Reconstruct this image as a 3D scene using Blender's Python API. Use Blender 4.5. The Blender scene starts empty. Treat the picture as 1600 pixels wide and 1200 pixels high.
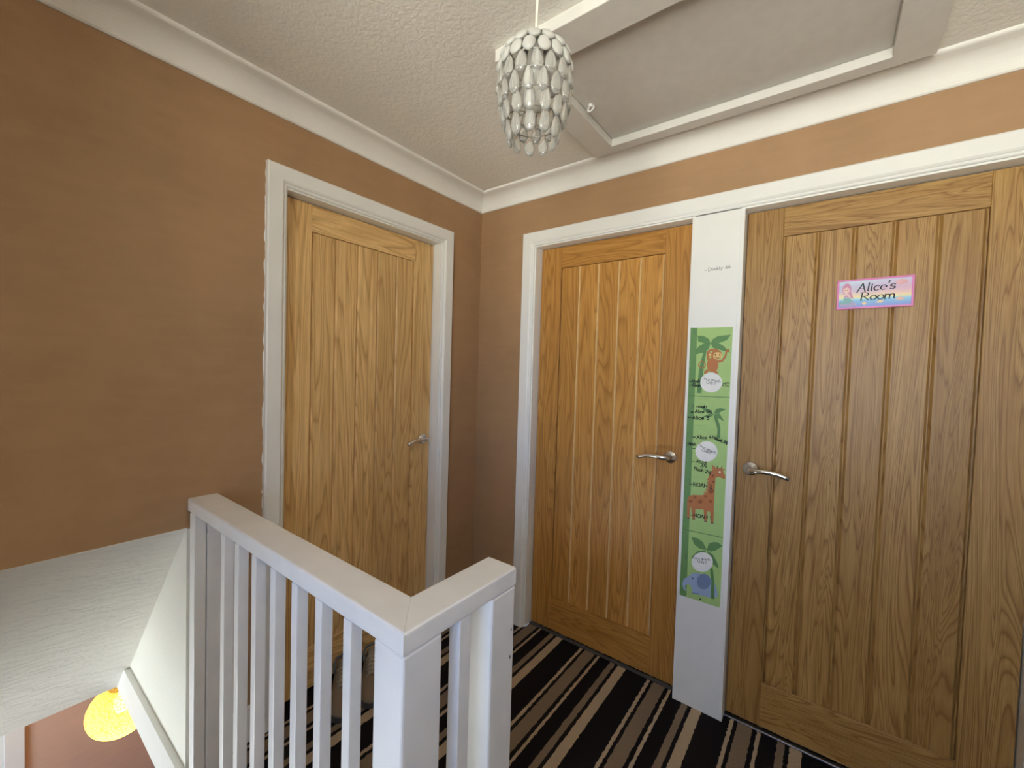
import bpy, bmesh, math, random
from mathutils import Vector, Matrix
random.seed(7)
scene = bpy.context.scene
COL = scene.collection
PI = math.pi

# ------------------------------------------------------------------ helpers
class MB:
    """collects shapes in a bmesh and links them as ONE mesh object"""
    def __init__(self):
        self.bm = bmesh.new()
        self.uv = self.bm.loops.layers.uv.new('UVMap')
        self.uv2 = self.bm.loops.layers.uv.new('Board')
    def face(self, pts, mi=0, smooth=False):
        vs = [self.bm.verts.new(p) for p in pts]
        f = self.bm.faces.new(vs); f.material_index = mi; f.smooth = smooth
        return f
    def box(self, x0, x1, y0, y1, z0, z1, bevel=0.0, mi=0, seg=2, grain=None, taper=None):
        tmp = bmesh.new()
        bmesh.ops.create_cube(tmp, size=1.0)
        for v in tmp.verts:
            v.co = Vector(((x0+x1)/2 + v.co.x*(x1-x0), (y0+y1)/2 + v.co.y*(y1-y0), (z0+z1)/2 + v.co.z*(z1-z0)))
        if bevel > 0:
            bmesh.ops.bevel(tmp, geom=tmp.edges[:], offset=bevel, segments=seg, profile=0.5, affect='EDGES')
        self.merge(tmp, mi, grain)
    def merge(self, tmp, mi=0, grain=None, smooth=False, mat=None):
        tmp.verts.ensure_lookup_table()
        m = {}
        for v in tmp.verts:
            m[v] = self.bm.verts.new(mat @ v.co if mat else v.co)
        off = (random.uniform(0, 40), random.uniform(0, 40)); tone = (random.random(), random.random())
        for f in tmp.faces:
            try: g = self.bm.faces.new([m[v] for v in f.verts])
            except ValueError: continue
            g.material_index = f.material_index if mi is None else mi; g.smooth = smooth or f.smooth
            for l in g.loops:
                c = l.vert.co
                if grain == 'z': u, v = c.x + c.y*.7, c.z
                elif grain == 'x': u, v = c.z + c.y*.7, c.x
                elif grain == 'y': u, v = c.x + c.z*.7, c.y
                else: u, v = c.x + c.y, c.z
                if grain: u, v = u + off[0], v + off[1]
                l[self.uv].uv = (u, v); l[self.uv2].uv = tone
        tmp.free()
    def lathe(self, prof, n=32, mi=0, mat=None, close=False, smooth=True):
        """prof: list of (r, z); rotates around z"""
        tmp = bmesh.new(); rings = []
        for r, z in prof:
            if r < 1e-6: rings.append([tmp.verts.new((0, 0, z))])
            else: rings.append([tmp.verts.new((r*math.cos(2*PI*i/n), r*math.sin(2*PI*i/n), z)) for i in range(n)])
        for a, b in zip(rings, rings[1:]):
            if len(a) == 1 and len(b) == 1: continue
            for i in range(n):
                j = (i+1) % n
                if len(a) == 1: f = tmp.faces.new((a[0], b[j], b[i]))
                elif len(b) == 1: f = tmp.faces.new((a[i], a[j], b[0]))
                else: f = tmp.faces.new((a[i], a[j], b[j], b[i]))
                f.smooth = smooth
        bmesh.ops.recalc_face_normals(tmp, faces=tmp.faces[:])
        self.merge(tmp, mi, smooth=smooth, mat=mat)
    def tube(self, pts, r, n=10, mi=0, cyclic=False, cap=True):
        pts = [Vector(p) for p in pts]; N = len(pts)
        rr = r if isinstance(r, (list, tuple)) else [r]*N
        tmp = bmesh.new(); rings = []; up = None
        for i, p in enumerate(pts):
            if cyclic: t = (pts[(i+1) % N] - pts[i-1])
            else: t = (pts[min(i+1, N-1)] - pts[max(i-1, 0)])
            t.normalize()
            if up is None:
                up = Vector((0, 0, 1)) if abs(t.z) < .9 else Vector((1, 0, 0))
            a = t.cross(up)
            if a.length < 1e-5: a = t.cross(Vector((0, 1, 0)))
            a.normalize(); b = a.cross(t).normalized(); up = b
            rings.append([tmp.verts.new(p + (a*math.cos(2*PI*k/n) + b*math.sin(2*PI*k/n))*rr[i]) for k in range(n)])
        for i in range(N if cyclic else N-1):
            A, B = rings[i], rings[(i+1) % N]
            for k in range(n):
                f = tmp.faces.new((A[k], A[(k+1) % n], B[(k+1) % n], B[k])); f.smooth = True
        if cap and not cyclic:
            tmp.faces.new(rings[0]); tmp.faces.new(rings[-1][::-1])
        bmesh.ops.recalc_face_normals(tmp, faces=tmp.faces[:])
        self.merge(tmp, mi)
    def prism(self, poly, frame, depth, mi=0):
        """poly of 2-D points, frame maps (a, b, d) to 3-D, extruded 0..depth"""
        tmp = bmesh.new()
        a = [tmp.verts.new(frame(p[0], p[1], 0)) for p in poly]
        b = [tmp.verts.new(frame(p[0], p[1], depth)) for p in poly]
        tmp.faces.new(a); tmp.faces.new(b[::-1])
        for i in range(len(poly)):
            j = (i+1) % len(poly); tmp.faces.new((a[i], b[i], b[j], a[j]))
        bmesh.ops.recalc_face_normals(tmp, faces=tmp.faces[:])
        self.merge(tmp, mi)
    def build(self, name, mats, parent=None, loc=None, rot=None, bevel=0, recalc=False):
        if recalc: bmesh.ops.recalc_face_normals(self.bm, faces=self.bm.faces[:])
        me = bpy.data.meshes.new(name); self.bm.to_mesh(me); self.bm.free()
        o = bpy.data.objects.new(name, me); COL.objects.link(o)
        for m in (mats if isinstance(mats, (list, tuple)) else [mats]): me.materials.append(m)
        if parent: o.parent = parent
        if loc: o.location = loc
        if rot: o.rotation_euler = rot
        if bevel:
            b = o.modifiers.new('bevel', 'BEVEL'); b.width = bevel; b.segments = 2; b.limit_method = 'ANGLE'
        return o

def thing(name, label, cat, loc=(0, 0, 0), rot=(0, 0, 0), group=None):
    o = bpy.data.objects.new(name, None); COL.objects.link(o)
    o.empty_display_size = .05; o.location = loc; o.rotation_euler = rot
    return tag(o, label, cat, group)
def tag(o, label, cat, group=None):
    o['label'] = label; o['category'] = cat
    if group: o['group'] = group
    return o
def struct(o, label=None, cat=None):
    o['kind'] = 'structure'
    if label: o['label'] = label
    if cat: o['category'] = cat
    return o

# ------------------------------------------------------------------ materials
def new_mat(name):
    m = bpy.data.materials.new(name); m.use_nodes = True
    nt = m.node_tree; p = nt.nodes['Principled BSDF']
    return m, nt, p
def N(nt, t, **kw):
    n = nt.nodes.new(t)
    for k, v in kw.items():
        if k.startswith('i_'): n.inputs[k[2:].replace('_', ' ')].default_value = v
        else: setattr(n, k, v)
    return n
def ramp(nt, stops, interp='LINEAR'):
    r = nt.nodes.new('ShaderNodeValToRGB'); cr = r.color_ramp; cr.interpolation = interp
    while len(cr.elements) < len(stops): cr.elements.new(0.5)
    for e, (p, c) in zip(cr.elements, stops):
        e.position = p; e.color = (c[0], c[1], c[2], 1) if isinstance(c, (tuple, list)) else (c, c, c, 1)
    return r
def bump(nt, p, src, strength, dist=.002):
    b = N(nt, 'ShaderNodeBump'); b.inputs['Strength'].default_value = strength; b.inputs['Distance'].default_value = dist
    nt.links.new(src, b.inputs['Height']); nt.links.new(b.outputs[0], p.inputs['Normal']); return b
def mixc(nt, fac, a, b, blend='MIX'):
    n = N(nt, 'ShaderNodeMix', data_type='RGBA', blend_type=blend)
    for s, v in ((n.inputs[0], fac), (n.inputs[6], a), (n.inputs[7], b)):
        if hasattr(v, 'links') or hasattr(v, 'is_linked'): nt.links.new(v, s)
        elif isinstance(v, (int, float)): s.default_value = v
        else: s.default_value = (v[0], v[1], v[2], 1)
    return n.outputs[2]

def plain(name, col, rough=.5, metal=0, spec=.5, noise=.06, nscale=25, bmp=0.0, bscale=200):
    m, nt, p = new_mat(name)
    tc = N(nt, 'ShaderNodeTexCoord')
    n = N(nt, 'ShaderNodeTexNoise'); n.inputs['Scale'].default_value = nscale; n.inputs['Detail'].default_value = 3
    nt.links.new(tc.outputs['Object'], n.inputs['Vector'])
    r = ramp(nt, [(.3, [c*(1-noise) for c in col]), (.7, [min(1, c*(1+noise)) for c in col])])
    nt.links.new(n.outputs['Fac'], r.inputs[0]); nt.links.new(r.outputs[0], p.inputs['Base Color'])
    p.inputs['Roughness'].default_value = rough; p.inputs['Metallic'].default_value = metal
    p.inputs['Specular IOR Level'].default_value = spec
    if bmp:
        n2 = N(nt, 'ShaderNodeTexNoise'); n2.inputs['Scale'].default_value = bscale; n2.inputs['Detail'].default_value = 4
        nt.links.new(tc.outputs['Object'], n2.inputs['Vector']); bump(nt, p, n2.outputs['Fac'], bmp)
    return m

def wall_paint(name, col, var=.10):
    m, nt, p = new_mat(name)
    tc = N(nt, 'ShaderNodeTexCoord')
    a = N(nt, 'ShaderNodeTexNoise'); a.inputs['Scale'].default_value = 3.2; a.inputs['Detail'].default_value = 6; a.inputs['Roughness'].default_value = .62
    b = N(nt, 'ShaderNodeTexNoise'); b.inputs['Scale'].default_value = 130; b.inputs['Detail'].default_value = 3
    mp = N(nt, 'ShaderNodeMapping'); mp.inputs['Scale'].default_value = (1, 1, 6)
    c = N(nt, 'ShaderNodeTexNoise'); c.inputs['Scale'].default_value = 5; c.inputs['Detail'].default_value = 4
    nt.links.new(tc.outputs['Object'], a.inputs['Vector']); nt.links.new(tc.outputs['Object'], b.inputs['Vector'])
    nt.links.new(tc.outputs['Object'], mp.inputs['Vector']); nt.links.new(mp.outputs[0], c.inputs['Vector'])
    r1 = ramp(nt, [(.3, [k*(1-var) for k in col]), (.7, [k*(1+var) for k in col])])
    nt.links.new(a.outputs['Fac'], r1.inputs[0])
    r2 = ramp(nt, [(.45, 0.0), (.75, .22)])
    nt.links.new(c.outputs['Fac'], r2.inputs[0])
    o = mixc(nt, r2.outputs[0], r1.outputs[0], [min(1, k*1.25+.01) for k in col])
    nt.links.new(o, p.inputs['Base Color'])
    p.inputs['Roughness'].default_value = .62; p.inputs['Specular IOR Level'].default_value = .35
    bump(nt, p, b.outputs['Fac'], .16, .001)
    return m

def artex(name, col, scale=55, strength=.5, stretch=(1, 1, 1)):
    m, nt, p = new_mat(name)
    tc = N(nt, 'ShaderNodeTexCoord'); mp = N(nt, 'ShaderNodeMapping'); mp.inputs['Scale'].default_value = stretch
    nt.links.new(tc.outputs['Object'], mp.inputs['Vector'])
    a = N(nt, 'ShaderNodeTexNoise'); a.inputs['Scale'].default_value = scale; a.inputs['Detail'].default_value = 3; a.inputs['Distortion'].default_value = .6
    nt.links.new(mp.outputs[0], a.inputs['Vector'])
    r = ramp(nt, [(.35, 0.0), (.6, 1.0)]); nt.links.new(a.outputs['Fac'], r.inputs[0])
    bump(nt, p, r.outputs[0], strength, .0025)
    b = N(nt, 'ShaderNodeTexNoise'); b.inputs['Scale'].default_value = 2.5; b.inputs['Detail'].default_value = 4
    nt.links.new(tc.outputs['Object'], b.inputs['Vector'])
    r1 = ramp(nt, [(.3, [k*.96 for k in col]), (.7, col)]); nt.links.new(b.outputs['Fac'], r1.inputs[0])
    nt.links.new(r1.outputs[0], p.inputs['Base Color'])
    p.inputs['Roughness'].default_value = .8; p.inputs['Specular IOR Level'].default_value = .25
    return m

def oak(name, light, mid, dark, rings=11, contrast=.75, wav=.5):
    m, nt, p = new_mat(name)
    uv = N(nt, 'ShaderNodeUVMap', uv_map='UVMap'); bd = N(nt, 'ShaderNodeUVMap', uv_map='Board')
    mp = N(nt, 'ShaderNodeMapping'); mp.inputs['Scale'].default_value = (9, .62, 1)
    nt.links.new(uv.outputs[0], mp.inputs['Vector'])
    a = N(nt, 'ShaderNodeTexNoise', noise_dimensions='2D'); a.inputs['Scale'].default_value = 1; a.inputs['Detail'].default_value = 2.2
    a.inputs['Roughness'].default_value = .45; a.inputs['Distortion'].default_value = wav
    nt.links.new(mp.outputs[0], a.inputs['Vector'])
    mu = N(nt, 'ShaderNodeMath', operation='MULTIPLY'); mu.inputs[1].default_value = rings
    nt.links.new(a.outputs['Fac'], mu.inputs[0])
    pp = N(nt, 'ShaderNodeMath', operation='FRACT'); nt.links.new(mu.outputs[0], pp.inputs[0])
    rr = ramp(nt, [(0, 1.0), (.22, .35), (.6, .0), (.88, .25), (1, 1.0)]); nt.links.new(pp.outputs[0], rr.inputs[0])
    mp2 = N(nt, 'ShaderNodeMapping'); mp2.inputs['Scale'].default_value = (420, 9, 1); nt.links.new(uv.outputs[0], mp2.inputs['Vector'])
    b = N(nt, 'ShaderNodeTexNoise', noise_dimensions='2D'); b.inputs['Scale'].default_value = 1; b.inputs['Detail'].default_value = 3
    nt.links.new(mp2.outputs[0], b.inputs['Vector'])
    rb = ramp(nt, [(.42, 0.0), (.68, 1.0)]); nt.links.new(b.outputs['Fac'], rb.inputs[0])
    mp3 = N(nt, 'ShaderNodeMapping'); mp3.inputs['Scale'].default_value = (60, 1.6, 1); nt.links.new(uv.outputs[0], mp3.inputs['Vector'])
    c = N(nt, 'ShaderNodeTexNoise', noise_dimensions='2D'); c.inputs['Scale'].default_value = 1; c.inputs['Detail'].default_value = 4
    nt.links.new(mp3.outputs[0], c.inputs['Vector'])
    base = ramp(nt, [(.3, mid), (.68, light)]); nt.links.new(c.outputs['Fac'], base.inputs[0])
    sx = N(nt, 'ShaderNodeSeparateXYZ'); nt.links.new(bd.outputs[0], sx.inputs[0])
    tone = ramp(nt, [(0, (.84, .82, .78)), (1, (1.10, 1.10, 1.10))]); nt.links.new(sx.outputs[0], tone.inputs[0])
    col = mixc(nt, 1.0, base.outputs[0], tone.outputs[0], 'MULTIPLY')
    f1 = N(nt, 'ShaderNodeMath', operation='MULTIPLY'); f1.inputs[1].default_value = contrast; nt.links.new(rr.outputs[0], f1.inputs[0])
    col = mixc(nt, f1.outputs[0], col, dark)
    f2 = N(nt, 'ShaderNodeMath', operation='MULTIPLY'); f2.inputs[1].default_value = .38; nt.links.new(rb.outputs[0], f2.inputs[0])
    col = mixc(nt, f2.outputs[0], col, dark)
    nt.links.new(col, p.inputs['Base Color'])
    p.inputs['Roughness'].default_value = .42; p.inputs['Specular IOR Level'].default_value = .4
    ad = N(nt, 'ShaderNodeMath', operation='ADD'); nt.links.new(f1.outputs[0], ad.inputs[0]); nt.links.new(f2.outputs[0], ad.inputs[1])
    iv = N(nt, 'ShaderNodeMath', operation='SUBTRACT'); iv.inputs[0].default_value = 1; nt.links.new(ad.outputs[0], iv.inputs[1])
    bump(nt, p, iv.outputs[0], .12, .0008)
    return m

def carpet_mat(name):
    m, nt, p = new_mat(name)
    tc = N(nt, 'ShaderNodeTexCoord'); sp = N(nt, 'ShaderNodeSeparateXYZ'); nt.links.new(tc.outputs['Object'], sp.inputs[0])
    wn = N(nt, 'ShaderNodeTexNoise'); wn.inputs['Scale'].default_value = 60; wn.inputs['Detail'].default_value = 2
    nt.links.new(tc.outputs['Object'], wn.inputs['Vector'])
    w1 = N(nt, 'ShaderNodeMath', operation='SUBTRACT'); w1.inputs[1].default_value = .5; nt.links.new(wn.outputs['Fac'], w1.inputs[0])
    w2 = N(nt, 'ShaderNodeMath', operation='MULTIPLY_ADD'); w2.inputs[1].default_value = .011; nt.links.new(w1.outputs[0], w2.inputs[0]); nt.links.new(sp.outputs['X'], w2.inputs[2])
    s1 = N(nt, 'ShaderNodeMath', operation='SUBTRACT'); s1.inputs[1].default_value = .696-10*.336; nt.links.new(w2.outputs[0], s1.inputs[0])
    s2 = N(nt, 'ShaderNodeMath', operation='DIVIDE'); s2.inputs[1].default_value = .336; nt.links.new(s1.outputs[0], s2.inputs[0])
    s3 = N(nt, 'ShaderNodeMath', operation='FRACT'); nt.links.new(s2.outputs[0], s3.inputs[0])
    K = (.012, .0095, .010); T = (.24, .18, .125); L = (.46, .36, .25)
    P = .336; st = [(0, L)]
    for x, c in ((.012, K), (.026, T), (.077, K), (.092, L), (.105, K), (.158, T), (.183, K), (.198, L), (.236, K)):
        st.append((x/P, c))
    r = ramp(nt, st, 'CONSTANT'); nt.links.new(s3.outputs[0], r.inputs[0])
    fn = N(nt, 'ShaderNodeTexNoise'); fn.inputs['Scale'].default_value = 380; fn.inputs['Detail'].default_value = 3
    nt.links.new(tc.outputs['Object'], fn.inputs['Vector'])
    fr = ramp(nt, [(.3, .62), (.7, 1.25)]); nt.links.new(fn.outputs['Fac'], fr.inputs[0])
    col = mixc(nt, 1.0, r.outputs[0], fr.outputs[0], 'MULTIPLY')
    nt.links.new(col, p.inputs['Base Color']); p.inputs['Roughness'].default_value = .95; p.inputs['Specular IOR Level'].default_value = .1
    bump(nt, p, fn.outputs['Fac'], .7, .004)
    return m

def glassy(name, tint=(1, 1, 1), rough=.0, mix=.0):
    m, nt, p = new_mat(name)
    p.inputs['Base Color'].default_value = (*tint, 1); p.inputs['Transmission Weight'].default_value = 1
    p.inputs['Roughness'].default_value = rough; p.inputs['IOR'].default_value = 1.5
    if mix > 0:
        d = N(nt, 'ShaderNodeBsdfDiffuse'); d.inputs['Color'].default_value = (.82, .82, .78, 1)
        mx = N(nt, 'ShaderNodeMixShader'); mx.inputs[0].default_value = mix
        nt.links.new(p.outputs[0], mx.inputs[1]); nt.links.new(d.outputs[0], mx.inputs[2])
        nt.links.new(mx.outputs[0], nt.nodes['Material Output'].inputs[0])
    return m
def pane_mat(name, tint=(1, 1, 1)):
    m, nt, p = new_mat(name)
    t = N(nt, 'ShaderNodeBsdfTransparent'); t.inputs['Color'].default_value = (*tint, 1); g = N(nt, 'ShaderNodeBsdfGlossy'); g.inputs['Roughness'].default_value = .02
    mx = N(nt, 'ShaderNodeMixShader'); mx.inputs[0].default_value = .07
    nt.links.new(t.outputs[0], mx.inputs[1]); nt.links.new(g.outputs[0], mx.inputs[2])
    nt.links.new(mx.outputs[0], nt.nodes['Material Output'].inputs[0])
    return m

M = {}
M['paint'] = wall_paint('brown wall paint', (.38, .23, .122))
M['tan'] = wall_paint('tan wall paint', (.50, .44, .37), .04)  # mid tone for an unseen wall, chosen to limit its bounce light
M['cream'] = wall_paint('cream wall paint', (.74, .70, .60), .03)  # pale tone for unseen walls, chosen to bounce more fill light
M['pink'] = wall_paint('hall wall paint', (.62, .42, .32), .05)
M['ceiling'] = artex('artex ceiling paint', (.82, .80, .75), 60, .28)
M['soffit'] = artex('rough soffit paint', (.82, .80, .75), 42, .8, (1, .35, 1))
M['apron'] = artex('stairwell wall paint', (.80, .79, .73), 70, .2)
M['white'] = plain('white gloss paint', (.82, .82, .80), .32, noise=.02, nscale=8, bmp=.05, bscale=90)
M['coving'] = plain('white matt coving', (.80, .785, .745), .7, noise=.02, nscale=8, bmp=.06, bscale=160)
M['rail'] = plain('white painted wood', (.80, .80, .80), .35, noise=.03, nscale=14, bmp=.10, bscale=60)
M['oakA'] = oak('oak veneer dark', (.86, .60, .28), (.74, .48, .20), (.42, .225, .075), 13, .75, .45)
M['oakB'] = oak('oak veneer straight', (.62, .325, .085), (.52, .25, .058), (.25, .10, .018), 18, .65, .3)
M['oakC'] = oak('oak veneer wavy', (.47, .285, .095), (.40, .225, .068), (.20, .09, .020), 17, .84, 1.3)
M['pale_groove'] = plain('pale groove oak', (.72, .50, .24), .6, noise=.1)  # paler tone on the plank groove chamfers
M['carpet'] = carpet_mat('striped carpet')
M['chrome'] = plain('polished chrome', (.72, .72, .73), .12, 1, noise=.01)
M['steel'] = plain('grey metal', (.35, .35, .34), .4, 1, noise=.1)
M['crystal'] = glassy('clear crystal', (1, 1, .98), .03, .22)
M['frost'] = glassy('pearly crystal', (1, 1, .98), .2, .42)
M['pane'] = pane_mat('window glass'); M['dimming'] = pane_mat('tinted obscured glass', (.014, .034, .080)); M['door glass'] = pane_mat('dimmed door glass', (.62, .66, .71))  # tints set how much daylight the added stair window and front door pass
M['cable'] = plain('cream cable', (.75, .70, .58), .5, noise=.02)
M['wire'] = plain('silver wire', (.45, .43, .40), .3, 1, noise=.02)
M['ink'] = plain('black marker ink', (.012, .012, .013), .6, noise=.05)
M['print'] = plain('grey printed lettering', (.10, .10, .11), .6, noise=.05)
M['dark'] = plain('dark void', (.03, .025, .02), .9)
def flat(name, col, rough=.5):
    if name not in M: M[name] = plain(name, col, rough, noise=.03, nscale=40)
    return M[name]
# ------------------------------------------------------------------ single-stroke lettering
def arc(cx, cy, rx, ry, a0, a1, n=9):
    return [(cx+rx*math.cos(math.radians(a0+(a1-a0)*i/n)), cy+ry*math.sin(math.radians(a0+(a1-a0)*i/n))) for i in range(n+1)]
GL = {
 'A': (.72, [[(0, 0), (.34, 1), (.62, 0)], [(.12, .38), (.52, .38)]]),
 'C': (.7, [arc(.4, .5, .36, .5, 50, 310)]), 'I': (.3, [[(.1, 0), (.1, 1)]]),
 'N': (.75, [[(.05, 0), (.05, 1), (.6, 0), (.6, 1)]]), 'O': (.8, [arc(.38, .5, .34, .5, 90, 450, 14)]),
 'H': (.75, [[(.05, 0), (.05, 1)], [(.6, 0), (.6, 1)], [(.05, .5), (.6, .5)]]),
 'D': (.75, [[(.1, 0), (.1, 1)], [(.0, 1)] + arc(.15, .5, .5, .5, 90, -90) + [(0, 0)]]),
 'R': (.75, [[(.08, 0), (.08, 1)], arc(.1, .74, .48, .26, 90, -90) + [(.3, .45), (.66, 0)]]),
 'a': (.55, [arc(.26, .28, .22, .28, 30, 390, 12), [(.47, .56), (.47, .1), (.55, 0)]]),
 'c': (.5, [arc(.28, .28, .22, .28, 50, 310)]),
 'd': (.58, [arc(.26, .28, .22, .28, 0, 360, 12), [(.48, 1), (.48, 0)]]),
 'e': (.52, [[(.06, .3), (.46, .3)] + arc(.26, .28, .21, .28, 5, 310, 12)]),
 'g': (.55, [arc(.26, .28, .22, .28, 0, 360, 12), [(.48, .56), (.48, -.2)] + arc(.27, -.2, .21, .2, 0, -150, 6)]),
 'h': (.56, [[(.06, 0), (.06, 1)], arc(.26, .32, .2, .24, 170, 0) + [(.46, 0)]]),
 'i': (.24, [[(.1, .56), (.1, .08), (.16, 0)], [(.1, .74), (.11, .8)]]), 'l': (.24, [[(.1, 1), (.1, .08), (.18, 0)]]),
 'm': (.82, [[(.05, .56), (.05, 0)], arc(.22, .36, .17, .2, 170, 0) + [(.39, 0)], arc(.56, .36, .17, .2, 170, 0) + [(.73, .06), (.8, 0)]]),
 'n': (.56, [[(.06, .56), (.06, 0)], arc(.26, .34, .2, .22, 170, 0) + [(.46, 0)]]),
 'o': (.56, [arc(.27, .28, .23, .28, 90, 450, 12)]),
 'r': (.42, [[(.06, .56), (.06, 0)], arc(.26, .3, .2, .26, 170, 50, 5)]),
 's': (.46, [arc(.22, .42, .17, .14, 30, 250, 7) + arc(.2, .14, .19, .14, 80, -150, 7)]),
 't': (.42, [[(.18, .85), (.18, .1), (.3, 0)], [(.02, .56), (.36, .56)]]),
 'w': (.75, [[(.03, .56), (.18, 0), (.34, .5), (.5, 0), (.66, .56)]]),
 'y': (.55, [[(.04, .56), (.25, .02)], [(.48, .56), (.18, -.34), (.02, -.34)]]),
 "'": (.2, [[(.1, 1), (.07, .8)]]), '!': (.25, [[(.1, 1), (.1, .25)], [(.1, .06), (.11, 0)]]),
 '-': (.75, [[(0, .4), (.55, .42)]]), '=': (.75, [[(0, .52), (.5, .52)], [(.0, .26), (.5, .24)]]), ' ': (.4, []),
 '1': (.35, [[(.02, .8), (.16, 1), (.16, 0)]]), '2': (.6, [arc(.26, .72, .23, .28, 170, -40, 8) + [(.04, 0), (.52, .02)]]),
 '3': (.6, [arc(.22, .75, .22, .25, 140, -80, 7) + arc(.22, .25, .26, .26, 85, -140, 8)]),
 '4': (.6, [[(.34, 0), (.34, 1), (.02, .34), (.52, .34)]]),
 '5': (.6, [[(.48, 1), (.12, 1), (.08, .56)] + arc(.24, .32, .24, .3, 110, -140, 9)]),
 '6': (.55, [[(.36, 1), (.12, .5)] + arc(.26, .25, .2, .25, 150, 510, 12)]),
 '7': (.55, [[(.02, 1), (.46, 1), (.16, 0)]]),
 '½': (.85, [[(.1, .72), (.18, .95), (.18, .5)], [(.1, .1), (.62, .95)], [(.5, .4), (.62, .48), (.68, .36), (.5, .02), (.76, .02)]]),
}
def ribbon(mb, pts, w, frame, mi=0, calli=0):
    """flat stroke of width w along 2-D pts; calli thins the upstrokes"""
    for (a, b) in zip(pts, pts[1:]):
        dx, dy = b[0]-a[0], b[1]-a[1]; L = math.hypot(dx, dy)
        if L < 1e-7: continue
        ww = w
        if calli: ww = w*(1-calli + calli*abs(dy)/L)
        nx, ny = -dy/L*ww/2, dx/L*ww/2; ex, ey = dx/L*ww*.35, dy/L*ww*.35
        mb.face([frame(a[0]-ex+nx, a[1]-ey+ny), frame(a[0]-ex-nx, a[1]-ey-ny), frame(b[0]+ex-nx, b[1]+ey-ny), frame(b[0]+ex+nx, b[1]+ey+ny)], mi)
def write(mb, s, p0, p1, h, w, frame, mi=0, shear=0.0, calli=0, jitter=0.0):
    """letters s fitted between baseline points p0 and p1 at cap height h"""
    tot = sum(GL[c][0] for c in s)
    dx, dy = p1[0]-p0[0], p1[1]-p0[1]; L = math.hypot(dx, dy); ux, uy = dx/L, dy/L; k = L/tot; x = 0
    rnd = random.Random(len(s)*31 + ord(s[0]))
    for c in s:
        adv, strokes = GL[c]; jy = rnd.uniform(-jitter, jitter)*h
        for st in strokes:
            pts = [((x + q[0] + shear*q[1])*k, q[1]*h + jy) for q in st]
            pts = [(p0[0] + a*ux - b*uy, p0[1] + a*uy + b*ux) for a, b in pts]
            ribbon(mb, pts, w, frame, mi, calli)
        x += adv

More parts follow.
